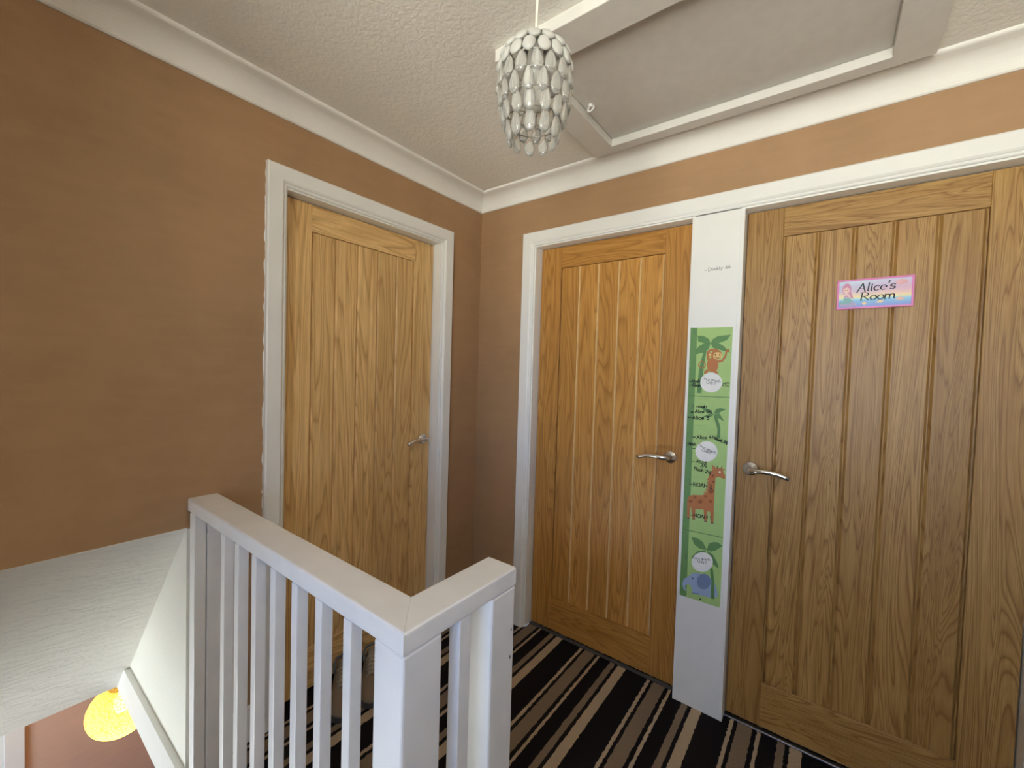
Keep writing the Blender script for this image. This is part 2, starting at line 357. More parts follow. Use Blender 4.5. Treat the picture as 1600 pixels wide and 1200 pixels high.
# drawing on the chart: surface positions in metres (x, z) on the board
CHART_ART=[('palm1', (0.1, 0.24, 0.075), 1, [(1.1909, 1.5322), (1.2153, 1.53), (1.2349, 1.5167), (1.2414, 1.4987), (1.2189, 1.5001), (1.1944, 1.5083)]), ('palm1', (0.1, 0.24, 0.075), 1, [(1.2415, 1.4962), (1.2454, 1.514), (1.2672, 1.5287), (1.3126, 1.5325), (1.3, 1.5128), (1.273, 1.5008)]), ('palm1', (0.1, 0.24, 0.075), 1, [(1.2413, 1.5003), (1.2637, 1.5035), (1.2872, 1.4905), (1.3133, 1.4628), (1.2835, 1.4714), (1.2505, 1.4818)]), ('palm1', (0.1, 0.24, 0.075), 1, [(1.2413, 1.4998), (1.2343, 1.4758), (1.2132, 1.463), (1.1892, 1.4563), (1.1799, 1.4647), (1.1976, 1.489), (1.2212, 1.5026)]), ('palm1', (0.1, 0.24, 0.075), 1, [(1.2175, 1.4759), (1.2281, 1.4758), (1.2201, 1.414), (1.2152, 1.299), (1.1972, 1.2979), (1.2023, 1.3982)]), ('palm2', (0.1, 0.24, 0.075), 1, [(1.264, 1.2159), (1.249, 1.2351), (1.2273, 1.2412), (1.2151, 1.2439), (1.2253, 1.2306), (1.2425, 1.2202)]), ('palm2', (0.1, 0.24, 0.075), 1, [(1.2639, 1.2184), (1.2723, 1.2395), (1.2883, 1.2444), (1.3104, 1.2411), (1.2934, 1.2326), (1.2801, 1.2213)]), ('palm2', (0.1, 0.24, 0.075), 1, [(1.264, 1.2159), (1.2846, 1.2227), (1.3042, 1.1931), (1.2902, 1.1994), (1.2736, 1.208)]), ('palm2', (0.1, 0.24, 0.075), 1, [(1.264, 1.2159), (1.2473, 1.218), (1.2192, 1.2015), (1.2385, 1.2023), (1.2526, 1.2056)]), ('palm2', (0.1, 0.24, 0.075), 1, [(1.2625, 1.2168), (1.2756, 1.2169), (1.2906, 1.1675), (1.2911, 1.1243), (1.2795, 1.1229), (1.2802, 1.1613)]), ('palm3', (0.1, 0.24, 0.075), 1, [(1.2006, 0.7053), (1.2247, 0.7071), (1.2463, 0.6958), (1.2615, 0.6689), (1.2344, 0.6657), (1.2125, 0.6796)]), ('palm3', (0.1, 0.24, 0.075), 1, [(1.2615, 0.6672), (1.2671, 0.6959), (1.2846, 0.7075), (1.2996, 0.7105), (1.3176, 0.7015), (1.296, 0.6776), (1.2786, 0.667)]), ('palm3', (0.1, 0.24, 0.075), 1, [(1.2616, 0.6661), (1.2841, 0.6568), (1.3004, 0.6324), (1.308, 0.6068), (1.2857, 0.6184), (1.2745, 0.6404)]), ('palm3', (0.1, 0.24, 0.075), 1, [(1.2579, 0.6678), (1.2269, 0.6532), (1.2091, 0.6308), (1.2017, 0.6141), (1.2275, 0.6379), (1.2535, 0.6484)]), ('palm3', (0.1, 0.24, 0.075), 1, [(1.2631, 0.6665), (1.2771, 0.6028), (1.2865, 0.6001), (1.2946, 0.5521), (1.2981, 0.4801), (1.2839, 0.4778), (1.2835, 0.5484), (1.2751, 0.6022)]), ('monkey', (0.44, 0.16, 0.045), 2, [(1.2366, 1.4194), (1.2296, 1.4399), (1.2285, 1.4656), (1.239, 1.4768), (1.2646, 1.4796), (1.2705, 1.473), (1.2417, 1.4681), (1.2366, 1.4527), (1.2433, 1.4297)]), ('monkey', (0.44, 0.16, 0.045), 2, [(1.269, 1.431), (1.285, 1.4352), (1.2943, 1.4528), (1.2971, 1.4729), (1.3095, 1.4778), (1.3109, 1.4678), (1.3029, 1.4653), (1.3005, 1.4453), (1.2877, 1.4252), (1.2708, 1.4224)]), ('monkey', (0.44, 0.16, 0.045), 2, [(1.2734, 1.4149), (1.2731, 1.4083), (1.2719, 1.4021), (1.2696, 1.3965), (1.2665, 1.3917), (1.2627, 1.3881), (1.2583, 1.3858), (1.2536, 1.385), (1.2489, 1.3856), (1.2443, 1.3877), (1.2401, 1.3911), (1.2365, 1.3957), (1.2338, 1.4013), (1.2319, 1.4076), (1.2311, 1.4142), (1.2314, 1.4208), (1.2327, 1.4272), (1.235, 1.4328), (1.2382, 1.4376), (1.2421, 1.4411), (1.2465, 1.4433), (1.2512, 1.4441), (1.2559, 1.4434), (1.2604, 1.4412), (1.2646, 1.4377), (1.2681, 1.4331), (1.2708, 1.4276), (1.2726, 1.4214)]), ('monkey', (0.44, 0.16, 0.045), 2, [(1.2351, 1.3989), (1.2425, 1.3913), (1.2302, 1.3792), (1.2216, 1.3779), (1.2221, 1.3883)]), ('monkey', (0.44, 0.16, 0.045), 2, [(1.2518, 1.3941), (1.2659, 1.3944), (1.2758, 1.3795), (1.2666, 1.3782), (1.2555, 1.385)]), ('monkey', (0.44, 0.16, 0.045), 3, [(1.2842, 1.4543), (1.2839, 1.4498), (1.2826, 1.4456), (1.2805, 1.4417), (1.2776, 1.4385), (1.274, 1.4361), (1.2699, 1.4346), (1.2656, 1.434), (1.2612, 1.4345), (1.257, 1.436), (1.2532, 1.4384), (1.2499, 1.4416), (1.2474, 1.4454), (1.2458, 1.4497), (1.2451, 1.4543), (1.2454, 1.4588), (1.2467, 1.4631), (1.2489, 1.467), (1.2519, 1.4702), (1.2555, 1.4726), (1.2596, 1.4741), (1.2639, 1.4746), (1.2683, 1.4741), (1.2725, 1.4725), (1.2762, 1.4701), (1.2794, 1.4669), (1.2819, 1.4631), (1.2835, 1.4588)]), ('monkey', (0.44, 0.16, 0.045), 3, [(1.2489, 1.4543), (1.2488, 1.4525), (1.2483, 1.4508), (1.2474, 1.4492), (1.2463, 1.4479), (1.2449, 1.4469), (1.2433, 1.4463), (1.2417, 1.4461), (1.24, 1.4463), (1.2383, 1.4469), (1.2369, 1.4479), (1.2356, 1.4492), (1.2346, 1.4507), (1.234, 1.4525), (1.2337, 1.4543), (1.2338, 1.4561), (1.2343, 1.4578), (1.2352, 1.4594), (1.2363, 1.4607), (1.2377, 1.4617), (1.2393, 1.4623), (1.241, 1.4625), (1.2427, 1.4623), (1.2443, 1.4617), (1.2458, 1.4607), (1.247, 1.4594), (1.248, 1.4578), (1.2486, 1.4561)]), ('monkeyface', (0.75, 0.5, 0.18), 4, [(1.2843, 1.4503), (1.2841, 1.4471), (1.2831, 1.444), (1.2813, 1.4412), (1.2789, 1.4388), (1.276, 1.4371), (1.2728, 1.436), (1.2693, 1.4356), (1.2657, 1.4359), (1.2624, 1.437), (1.2593, 1.4387), (1.2567, 1.441), (1.2546, 1.4438), (1.2533, 1.4469), (1.2528, 1.4502), (1.2531, 1.4535), (1.2541, 1.4566), (1.2559, 1.4594), (1.2583, 1.4618), (1.2612, 1.4635), (1.2645, 1.4646), (1.268, 1.4649), (1.2716, 1.4646), (1.2749, 1.4635), (1.278, 1.4617), (1.2806, 1.4594), (1.2825, 1.4566), (1.2838, 1.4536)]), ('monkeyface', (0.75, 0.5, 0.18), 4, [(1.246, 1.4543), (1.246, 1.4532), (1.2457, 1.4521), (1.2451, 1.4511), (1.2444, 1.4503), (1.2436, 1.4497), (1.2426, 1.4493), (1.2415, 1.4492), (1.2405, 1.4493), (1.2395, 1.4497), (1.2385, 1.4503), (1.2377, 1.4511), (1.2371, 1.4521), (1.2367, 1.4531), (1.2366, 1.4543), (1.2366, 1.4554), (1.237, 1.4565), (1.2375, 1.4575), (1.2382, 1.4583), (1.2391, 1.4589), (1.2401, 1.4593), (1.2411, 1.4594), (1.2422, 1.4593), (1.2432, 1.4589), (1.2441, 1.4583), (1.2449, 1.4575), (1.2455, 1.4565), (1.2459, 1.4554)]), ('monkeyeye', (0.03, 0.02, 0.015), 5, [(1.2638, 1.4543), (1.2634, 1.4522), (1.2621, 1.4509), (1.2603, 1.4509), (1.2589, 1.4522), (1.2582, 1.4543), (1.2587, 1.4564), (1.26, 1.4577), (1.2618, 1.4577), (1.2632, 1.4564)]), ('monkeyeye', (0.03, 0.02, 0.015), 5, [(1.2796, 1.4543), (1.2791, 1.4522), (1.2778, 1.451), (1.2761, 1.451), (1.2747, 1.4522), (1.274, 1.4543), (1.2745, 1.4564), (1.2758, 1.4577), (1.2775, 1.4577), (1.279, 1.4564)]), ('monkeyeye', (0.12, 0.05, 0.02), 5, [(1.2591, 1.4441), (1.2672, 1.4401), (1.2801, 1.4422), (1.2791, 1.4442), (1.2671, 1.4427), (1.2605, 1.4462)]), ('monkey', (0.44, 0.16, 0.045), 3, [(1.2273, 1.4142), (1.2269, 1.4103), (1.2257, 1.4068), (1.2235, 1.4037), (1.2206, 1.4013), (1.2172, 1.3998), (1.2135, 1.3992), (1.2097, 1.3996), (1.2061, 1.401), (1.203, 1.4033), (1.2005, 1.4063), (1.1989, 1.4099), (1.1983, 1.4137), (1.1986, 1.4175), (1.1999, 1.4211), (1.2021, 1.4242), (1.205, 1.4266), (1.2085, 1.4281), (1.2122, 1.4287), (1.216, 1.4282), (1.2196, 1.4268), (1.2226, 1.4245), (1.225, 1.4215), (1.2266, 1.4179), (1.2273, 1.4142), (1.2234, 1.4141), (1.223, 1.4169), (1.2218, 1.4195), (1.22, 1.4217), (1.2178, 1.4234), (1.2152, 1.4244), (1.2124, 1.4247), (1.2097, 1.4243), (1.2071, 1.4232), (1.205, 1.4215), (1.2034, 1.4192), (1.2024, 1.4166), (1.2022, 1.4138), (1.2027, 1.411), (1.2038, 1.4084), (1.2056, 1.4062), (1.2079, 1.4045), (1.2105, 1.4034), (1.2133, 1.4031), (1.216, 1.4035), (1.2185, 1.4047), (1.2207, 1.4064), (1.2223, 1.4087), (1.2232, 1.4113), (1.2234, 1.4141)]), ('giraffe', (0.44, 0.16, 0.045), 2, [(1.1781, 0.8544), (1.183, 0.8699), (1.1961, 0.8795), (1.2383, 0.887), (1.2531, 0.9069), (1.2557, 0.9693), (1.2651, 0.9905), (1.2723, 1.0029), (1.2998, 1.0074), (1.3094, 0.9925), (1.317, 0.9757), (1.314, 0.9658), (1.2938, 0.9705), (1.2814, 0.9655), (1.2804, 0.9179), (1.2811, 0.8511), (1.2814, 0.784), (1.2712, 0.7815), (1.2668, 0.8255), (1.2575, 0.8261), (1.2572, 0.7837), (1.2469, 0.7823), (1.2434, 0.8286), (1.2118, 0.8243), (1.212, 0.7813), (1.2013, 0.7805), (1.1955, 0.8293), (1.1919, 0.8256), (1.1903, 0.7848), (1.1811, 0.7826)]), ('giraffe', (0.44, 0.16, 0.045), 2, [(1.2666, 1.0159), (1.2807, 1.0071), (1.2726, 0.9946), (1.2672, 1.002)]), ('giraffe', (0.44, 0.16, 0.045), 2, [(1.3157, 1.0062), (1.3024, 1.0051), (1.3053, 0.9957)]), ('giraffe', (0.44, 0.16, 0.045), 2, [(1.255, 0.9607), (1.2491, 0.954), (1.2549, 0.9512)]), ('giraffe', (0.44, 0.16, 0.045), 2, [(1.2541, 0.9465), (1.2481, 0.9398), (1.254, 0.9369)]), ('giraffe', (0.44, 0.16, 0.045), 2, [(1.2536, 0.9324), (1.2472, 0.9249), (1.253, 0.9227)]), ('giraffe', (0.44, 0.16, 0.045), 2, [(1.2527, 0.9181), (1.2447, 0.9098), (1.2511, 0.9065)]), ('giraffe', (0.44, 0.16, 0.045), 2, [(1.2479, 0.9087), (1.239, 0.8973), (1.2453, 0.8952)]), ('giraffedark', (0.16, 0.07, 0.03), 3, [(1.2859, 1.0035), (1.2845, 1.0132), (1.2885, 1.015), (1.2899, 1.0041)]), ('giraffedark', (0.16, 0.07, 0.03), 3, [(1.2999, 1.0058), (1.3005, 1.0147), (1.3045, 1.0143), (1.3034, 1.0053)]), ('giraffedark', (0.16, 0.09, 0.06), 3, [(1.1811, 0.7826), (1.1903, 0.7848), (1.1905, 0.7802), (1.1812, 0.7791)]), ('giraffedark', (0.16, 0.09, 0.06), 3, [(1.2012, 0.7833), (1.2119, 0.7842), (1.2121, 0.7796), (1.2014, 0.7788)]), ('giraffedark', (0.16, 0.09, 0.06), 3, [(1.2468, 0.7846), (1.2571, 0.786), (1.2573, 0.7815), (1.2469, 0.7807)]), ('giraffedark', (0.16, 0.09, 0.06), 3, [(1.2717, 0.7839), (1.2813, 0.7862), (1.2815, 0.7807), (1.2724, 0.7795)]), ('giraffespot', (0.27, 0.085, 0.02), 3, [(1.1988, 0.8542), (1.198, 0.8506), (1.1955, 0.8476), (1.1921, 0.846), (1.1886, 0.8461), (1.1859, 0.848), (1.1848, 0.8512), (1.1856, 0.8547), (1.1881, 0.8577), (1.1915, 0.8594), (1.1951, 0.8592), (1.1977, 0.8573)]), ('giraffespot', (0.27, 0.085, 0.02), 3, [(1.2141, 0.8734), (1.2135, 0.8707), (1.2116, 0.8685), (1.209, 0.8672), (1.2063, 0.8674), (1.2043, 0.8688), (1.2035, 0.8712), (1.2041, 0.8739), (1.2059, 0.8762), (1.2086, 0.8775), (1.2112, 0.8773), (1.2133, 0.8759)]), ('giraffespot', (0.27, 0.085, 0.02), 3, [(1.2378, 0.8614), (1.2368, 0.8568), (1.2337, 0.853), (1.2293, 0.8509), (1.2248, 0.851), (1.2214, 0.8535), (1.22, 0.8576), (1.2211, 0.8622), (1.2242, 0.866), (1.2286, 0.8681), (1.2331, 0.8679), (1.2365, 0.8654)]), ('giraffespot', (0.27, 0.085, 0.02), 3, [(1.253, 0.8855), (1.2524, 0.8828), (1.2506, 0.8806), (1.2481, 0.8794), (1.2454, 0.8795), (1.2435, 0.881), (1.2427, 0.8834), (1.2433, 0.886), (1.2451, 0.8883), (1.2476, 0.8895), (1.2502, 0.8893), (1.2522, 0.8879)]), ('giraffespot', (0.27, 0.085, 0.02), 3, [(1.2737, 0.8691), (1.2731, 0.8659), (1.2709, 0.8632), (1.2679, 0.8618), (1.2648, 0.8619), (1.2625, 0.8636), (1.2615, 0.8665), (1.2622, 0.8696), (1.2644, 0.8723), (1.2674, 0.8738), (1.2705, 0.8736), (1.2728, 0.8719)]), ('giraffespot', (0.27, 0.085, 0.02), 3, [(1.2776, 0.9118), (1.2764, 0.9065), (1.2729, 0.9021), (1.2679, 0.8998), (1.2627, 0.9001), (1.2588, 0.903), (1.2572, 0.9078), (1.2584, 0.913), (1.262, 0.9174), (1.267, 0.9198), (1.2722, 0.9194), (1.276, 0.9165)]), ('giraffespot', (0.27, 0.085, 0.02), 3, [(1.2801, 0.9496), (1.2794, 0.9468), (1.2775, 0.9444), (1.2747, 0.9431), (1.2719, 0.9433), (1.2698, 0.945), (1.2689, 0.9476), (1.2696, 0.9505), (1.2715, 0.9528), (1.2743, 0.9541), (1.2771, 0.9539), (1.2792, 0.9522)]), ('giraffespot', (0.27, 0.085, 0.02), 3, [(1.2776, 0.9731), (1.2769, 0.9703), (1.275, 0.9679), (1.2722, 0.9667), (1.2694, 0.9669), (1.2673, 0.9686), (1.2664, 0.9712), (1.2671, 0.974), (1.269, 0.9764), (1.2718, 0.9776), (1.2746, 0.9774), (1.2767, 0.9757)]), ('giraffespot', (0.27, 0.085, 0.02), 3, [(1.2657, 0.9878), (1.2654, 0.9863), (1.2643, 0.985), (1.2628, 0.9843), (1.2613, 0.9844), (1.2601, 0.9853), (1.2596, 0.9868), (1.26, 0.9884), (1.261, 0.9896), (1.2626, 0.9903), (1.2641, 0.9902), (1.2653, 0.9893)]), ('eyewhite', (0.8, 0.8, 0.75), 4, [(1.2994, 0.9919), (1.2991, 0.9896), (1.2979, 0.9878), (1.2962, 0.9869), (1.2944, 0.9872), (1.293, 0.9886), (1.2925, 0.9907), (1.2929, 0.993), (1.2941, 0.9948), (1.2958, 0.9957), (1.2975, 0.9954), (1.2989, 0.994)]), ('elephant', (0.3, 0.4, 0.58), 3, [(1.1966, 0.5399), (1.2147, 0.5614), (1.2359, 0.5641), (1.2673, 0.5657), (1.2909, 0.5564), (1.3038, 0.527), (1.3088, 0.5035), (1.3074, 0.489), (1.3011, 0.4924), (1.2965, 0.4823), (1.2812, 0.4797), (1.2422, 0.4772), (1.2155, 0.4765), (1.2091, 0.5004), (1.2034, 0.5072), (1.1898, 0.5055), (1.1848, 0.4922), (1.1937, 0.4777), (1.1827, 0.4768), (1.1725, 0.4968), (1.1781, 0.5221)]), ('elephantear', (0.16, 0.22, 0.38), 4, [(1.2811, 0.5459), (1.2807, 0.5387), (1.2791, 0.5315), (1.2763, 0.5245), (1.2725, 0.5182), (1.2678, 0.5128), (1.2625, 0.5086), (1.2568, 0.5058), (1.251, 0.5046), (1.2454, 0.5051), (1.2403, 0.5072), (1.236, 0.5108), (1.2326, 0.5157), (1.2304, 0.5218), (1.2294, 0.5287), (1.2298, 0.536), (1.2314, 0.5433), (1.2343, 0.5504), (1.2383, 0.5567), (1.243, 0.5621), (1.2484, 0.5662), (1.2542, 0.5689), (1.2599, 0.5699), (1.2655, 0.5693), (1.2705, 0.5672), (1.2747, 0.5635), (1.278, 0.5586), (1.2801, 0.5526)]), ('elephanteye', (0.02, 0.02, 0.02), 4, [(1.2156, 0.5374), (1.2152, 0.5352), (1.2139, 0.5335), (1.2123, 0.533), (1.2109, 0.5338), (1.2103, 0.5356), (1.2108, 0.5378), (1.212, 0.5395), (1.2137, 0.5401), (1.2151, 0.5392)]), ('palm3', (0.1, 0.24, 0.075), 5, [(1.2781, 0.5805), (1.2897, 0.5842), (1.2946, 0.5521), (1.2981, 0.4801), (1.2839, 0.4778), (1.2835, 0.5484)]), ('elephanttoe', (0.16, 0.22, 0.38), 4, [(1.2127, 0.4784), (1.2419, 0.484), (1.2411, 0.478), (1.2129, 0.4739)]), ('sticker1', (0.8, 0.8, 0.78), 6, [(1.2896, 1.3456), (1.2894, 1.3394), (1.2882, 1.3333), (1.2861, 1.3275), (1.2832, 1.3221), (1.2794, 1.3172), (1.2748, 1.3129), (1.2697, 1.3094), (1.2641, 1.3067), (1.258, 1.3049), (1.2518, 1.3041), (1.2455, 1.3042), (1.2393, 1.3054), (1.2333, 1.3075), (1.2278, 1.3105), (1.2227, 1.3143), (1.2184, 1.3189), (1.2148, 1.3241), (1.212, 1.3299), (1.2103, 1.336), (1.2095, 1.3423), (1.2098, 1.3486), (1.211, 1.3549), (1.2132, 1.3608), (1.2164, 1.3663), (1.2204, 1.3713), (1.2251, 1.3755), (1.2304, 1.379), (1.2361, 1.3815), (1.2422, 1.3832), (1.2485, 1.3838), (1.2548, 1.3835), (1.2609, 1.3822), (1.2668, 1.38), (1.2722, 1.3769), (1.277, 1.373), (1.2812, 1.3684), (1.2846, 1.3633), (1.2872, 1.3576), (1.2889, 1.3517)]), ('sticker2', (0.8, 0.8, 0.78), 6, [(1.2845, 1.0714), (1.2842, 1.065), (1.283, 1.0586), (1.2809, 1.0524), (1.2778, 1.0464), (1.274, 1.0409), (1.2694, 1.036), (1.2641, 1.0319), (1.2583, 1.0285), (1.2522, 1.026), (1.2459, 1.0245), (1.2394, 1.024), (1.2331, 1.0246), (1.227, 1.0261), (1.2213, 1.0287), (1.2161, 1.0322), (1.2117, 1.0365), (1.208, 1.0416), (1.2052, 1.0473), (1.2034, 1.0534), (1.2026, 1.0599), (1.2029, 1.0665), (1.2041, 1.0731), (1.2064, 1.0795), (1.2096, 1.0856), (1.2137, 1.0911), (1.2185, 1.096), (1.2239, 1.1001), (1.2298, 1.1033), (1.236, 1.1057), (1.2424, 1.107), (1.2488, 1.1073), (1.2551, 1.1066), (1.2611, 1.1048), (1.2666, 1.1022), (1.2716, 1.0986), (1.2759, 1.0943), (1.2794, 1.0893), (1.282, 1.0837), (1.2837, 1.0777)]), ('sticker3', (0.8, 0.8, 0.78), 6, [(1.2859, 0.6269), (1.2857, 0.6206), (1.2845, 0.6141), (1.2824, 0.6077), (1.2795, 0.6014), (1.2758, 0.5955), (1.2713, 0.59), (1.2663, 0.5851), (1.2607, 0.5809), (1.2548, 0.5775), (1.2487, 0.5751), (1.2425, 0.5736), (1.2363, 0.5732), (1.2305, 0.5737), (1.225, 0.5754), (1.22, 0.578), (1.2157, 0.5815), (1.2122, 0.5859), (1.2095, 0.591), (1.2078, 0.5968), (1.207, 0.603), (1.2072, 0.6095), (1.2085, 0.6161), (1.2107, 0.6227), (1.2137, 0.6291), (1.2177, 0.6351), (1.2223, 0.6407), (1.2275, 0.6455), (1.2332, 0.6496), (1.2392, 0.6528), (1.2453, 0.6551), (1.2515, 0.6564), (1.2576, 0.6567), (1.2633, 0.6559), (1.2686, 0.6542), (1.2734, 0.6515), (1.2776, 0.6479), (1.2809, 0.6436), (1.2835, 0.6385), (1.2851, 0.6329)]), ('seam', (0.05, 0.11, 0.04), 2, [(1.1664, 1.2867), (1.3193, 1.2888), (1.3193, 1.2868), (1.1665, 1.2846)]), ('seam', (0.05, 0.11, 0.04), 2, [(1.1695, 0.7314), (1.3172, 0.7347), (1.3173, 0.7325), (1.1696, 0.7291)]), ('dot', (0.02, 0.02, 0.02), 3, [(1.2486, 0.4623), (1.2481, 0.4601), (1.2466, 0.4583), (1.2446, 0.4576), (1.243, 0.4583), (1.2423, 0.4601), (1.2429, 0.4623), (1.2444, 0.4641), (1.2463, 0.4648), (1.2479, 0.4641)])]
CHART_TEXT=[("I'm a growth", (1.2168, 1.3545), (1.2842, 1.3443), 0.0114, 0.00115, 'print'), ('Chart!', (1.2318, 1.3391), (1.2669, 1.3355), 0.0113, 0.00115, 'print'), ("I'm a growth", (1.2134, 1.0834), (1.2784, 1.0598), 0.0115, 0.00115, 'print'), ('Chart!', (1.2258, 1.0658), (1.2617, 1.0564), 0.0114, 0.00115, 'print'), ("I'm a growth", (1.2123, 0.6184), (1.2781, 0.6285), 0.0114, 0.00115, 'print'), ('Chart!', (1.2299, 0.6076), (1.2654, 0.6128), 0.0113, 0.00115, 'print'), ('-Noah', (1.1667, 1.3405), (1.2085, 1.3438), 0.0116, 0.002, 'ink'), ('-Alice', (1.1684, 1.3237), (1.2093, 1.3246), 0.0137, 0.002, 'ink'), ('years', (1.2926, 1.3407), (1.3161, 1.3427), 0.007, 0.0011, 'ink'), ('=7½', (1.2903, 1.3305), (1.3144, 1.3296), 0.008, 0.0011, 'ink'), ('noah', (1.1996, 1.2406), (1.2378, 1.2415), 0.0104, 0.002, 'ink'), ('o Alice 5½', (1.1783, 1.2157), (1.2595, 1.2206), 0.0127, 0.0019, 'ink'), ('-Alice 5', (1.1678, 1.1905), (1.2507, 1.1941), 0.0137, 0.0022, 'ink'), ('=Alice 4½', (1.1911, 1.1121), (1.2773, 1.1201), 0.0136, 0.0019, 'ink'), ('Noah 3½', (1.2728, 1.117), (1.318, 1.1039), 0.0122, 0.002, 'ink'), ('-Noah', (1.1672, 1.0842), (1.2021, 1.0835), 0.0116, 0.0018, 'ink'), ('-', (1.1929, 1.0664), (1.2028, 1.0678), 0.0105, 0.003, 'ink'), ('-Alice', (1.1923, 1.0109), (1.2485, 1.0175), 0.0125, 0.0017, 'ink'), ('3½', (1.2231, 1.0021), (1.2492, 1.0008), 0.0135, 0.0017, 'ink'), ('Noah 2½', (1.1988, 0.985), (1.2647, 0.9765), 0.0125, 0.0021, 'ink'), ('-NOAH 2', (1.1865, 0.9167), (1.2721, 0.9219), 0.0149, 0.0021, 'ink'), ('-NOAH 1', (1.1933, 0.7901), (1.2742, 0.7963), 0.0137, 0.0021, 'ink'), ('5', (1.1738, 1.5415), (1.1818, 1.5403), 0.0136, 0.0011, 'print'), ('4', (1.1798, 1.2391), (1.1893, 1.2387), 0.0136, 0.0011, 'print'), ('3', (1.179, 0.9257), (1.1899, 0.9254), 0.0149, 0.0011, 'print'), ('2', (1.1788, 0.6108), (1.1898, 0.6117), 0.015, 0.0011, 'print'), ('------------', (1.1991, 1.2751), (1.2449, 1.277), 0.0031, 0.0005, 'print'), ('------------', (1.1963, 1.1648), (1.2398, 1.1693), 0.0031, 0.0005, 'print')]
PILLAR_TEXT=[('-Daddy 66', (1.206, 1.7888), (1.3015, 1.7921), 0.0116, 0.0013, 'ink')]

WORLD = 18.7; EXPOSURE = 0.0
CAM_F = 654.368; CAM_P = (1.6252, -1.8162, 1.3673); CAM_R = (0.64767, -0.03185, 0.02995)
# ------------------------------------------------------------------ room shell
H = 2.34; CVD = .085; CVH = .0815
XR = 2.45; YS = -2.35; YF = -3.15; XC = 1.04     # right wall, stairwell end wall, window wall, passage corner set to shade the left wall
RY = -1.375; RX = 1.083                          # outer faces of the balustrade
HZ = -.107; HF = -2.55                           # downstairs ceiling and floor
DL2, DL3, DW, DHT, DB = .387, 1.346, .762, 1.994, .014
D1L = -1.0745
LT = DHT + DB + .003                             # lining head

mb = MB()
mb.box(0, XR, RY, 0, -.1, 0); mb.box(RX-.003, XR, YF, RY, -.1, 0)
mb.box(.384, 2.112, 0, .13, -.1, 0); mb.box(-.10, 0, -1.078, -.309, -.1, 0)
mb.box(0, RX-.003, RY+.0, RY+.001, -.1, 0)
struct(mb.build('floor', M['carpet']), 'dark brown, tan and cream striped landing carpet', 'floor')

mb = MB(); mb.box(-.12, XR+.1, YF-.1, .14, H, H+.08)
struct(mb.build('ceiling', M['ceiling']), 'textured off-white landing ceiling', 'ceiling')

# wall with one door: runs above the stair soffit, then down to the floor
mb = MB(); ZS = .83
mb.box(-.10, 0, YS-.1, RY, ZS, H); mb.box(-.10, 0, RY, -1.0815, 0, H); mb.box(-.10, 0, -1.0815, -.3055, LT+.004, H); mb.box(-.10, 0, -.3055, .14, 0, H); mb.box(-.14, -.10, -1.12, -.26, -.1, LT+.05)  # last box is a panel added behind the door to block sky light
struct(mb.build('wall_left', M['paint']), 'brown painted wall with one oak door, above the stairwell', 'wall')
mb = MB()
mb.box(0, .380, 0, .14, 0, H); mb.box(.380, 2.116, 0, .14, LT+.004, H); mb.box(2.116, XR, 0, .14, 0, H); mb.box(.380, 2.116, .13, .14, 0, LT+.004)  # last box backs both doors, added to keep sky light out
struct(mb.build('wall_back', M['paint']), 'brown painted wall holding two oak doors side by side', 'wall')
mb = MB(); mb.box(XR, XR+.1, YF-.1, .14, HZ, H)
struct(mb.build('wall_right', M['tan']), 'tan painted landing wall beyond the wide door', 'wall')
# unseen stairwell end and passage, corner placed to shade the left wall
VX0, VX1, VZ0, VZ1 = .05, .75, .02, .55  # opening of an unseen window added to light balusters and soffit
mb = MB(); mb.box(VX1, XC, YS-.1, YS, HZ, H); mb.box(VX0, VX1, YS-.1, YS, VZ1, H); mb.box(VX0, VX1, YS-.1, YS, HZ, VZ0)
mb.box(0, VX0, YS-.1, YS, HZ, H); mb.box(-.95, 0, YS-.1, YS, HZ, ZS+.1); mb.box(XC-.1, XC, YF-.1, YS-.1, 0, H)
struct(mb.build('wall_front_left', M['cream']), 'unseen cream wall closing the stairwell end, corner shaped to shade the brown wall', 'wall')
mb = MB()
for a, b, c, d in ((VX0, VX0+.04, VZ0, VZ1), (VX1-.04, VX1, VZ0, VZ1), (VX0, VX1, VZ0, VZ0+.04), (VX0, VX1, VZ1-.04, VZ1)):
    mb.box(a, b, YS-.075, YS-.02, c, d, .005)
w = struct(mb.build('added_window', M['white']), 'white framed low window added beside the stairs to light the stairwell', 'window')
mb = MB(); mb.box(VX0+.03, VX1-.03, YS-.05, YS-.046, VZ0+.03, VZ1-.03); mb.build('pane', M['dimming'], w)
# window wall
WX0, WX1, WZ0, WZ1 = 1.25, 2.35, .85, 2.08
mb = MB()
mb.box(XC, WX0, YF-.1, YF, 0, H); mb.box(WX1, XR, YF-.1, YF, 0, H); mb.box(WX0, WX1, YF-.1, YF, 0, WZ0); mb.box(WX0, WX1, YF-.1, YF, WZ1, H)
struct(mb.build('wall_front', M['cream']), 'cream wall with the landing window', 'wall')
mb = MB()
for a, b, c, d in ((WX0, WX0+.05, WZ0, WZ1), (WX1-.05, WX1, WZ0, WZ1), (WX0, WX1, WZ0, WZ0+.05), (WX0, WX1, WZ1-.05, WZ1), ((WX0+WX1)/2-.025, (WX0+WX1)/2+.025, WZ0, WZ1)):
    mb.box(a, b, YF-.075, YF-.02, c, d, .005)
w = struct(mb.build('window_1', M['white']), 'white framed landing window', 'window')
mb = MB(); mb.box(WX0+.04, WX1-.04, YF-.05, YF-.046, WZ0+.04, WZ1-.04); mb.build('pane', M['pane'], w)

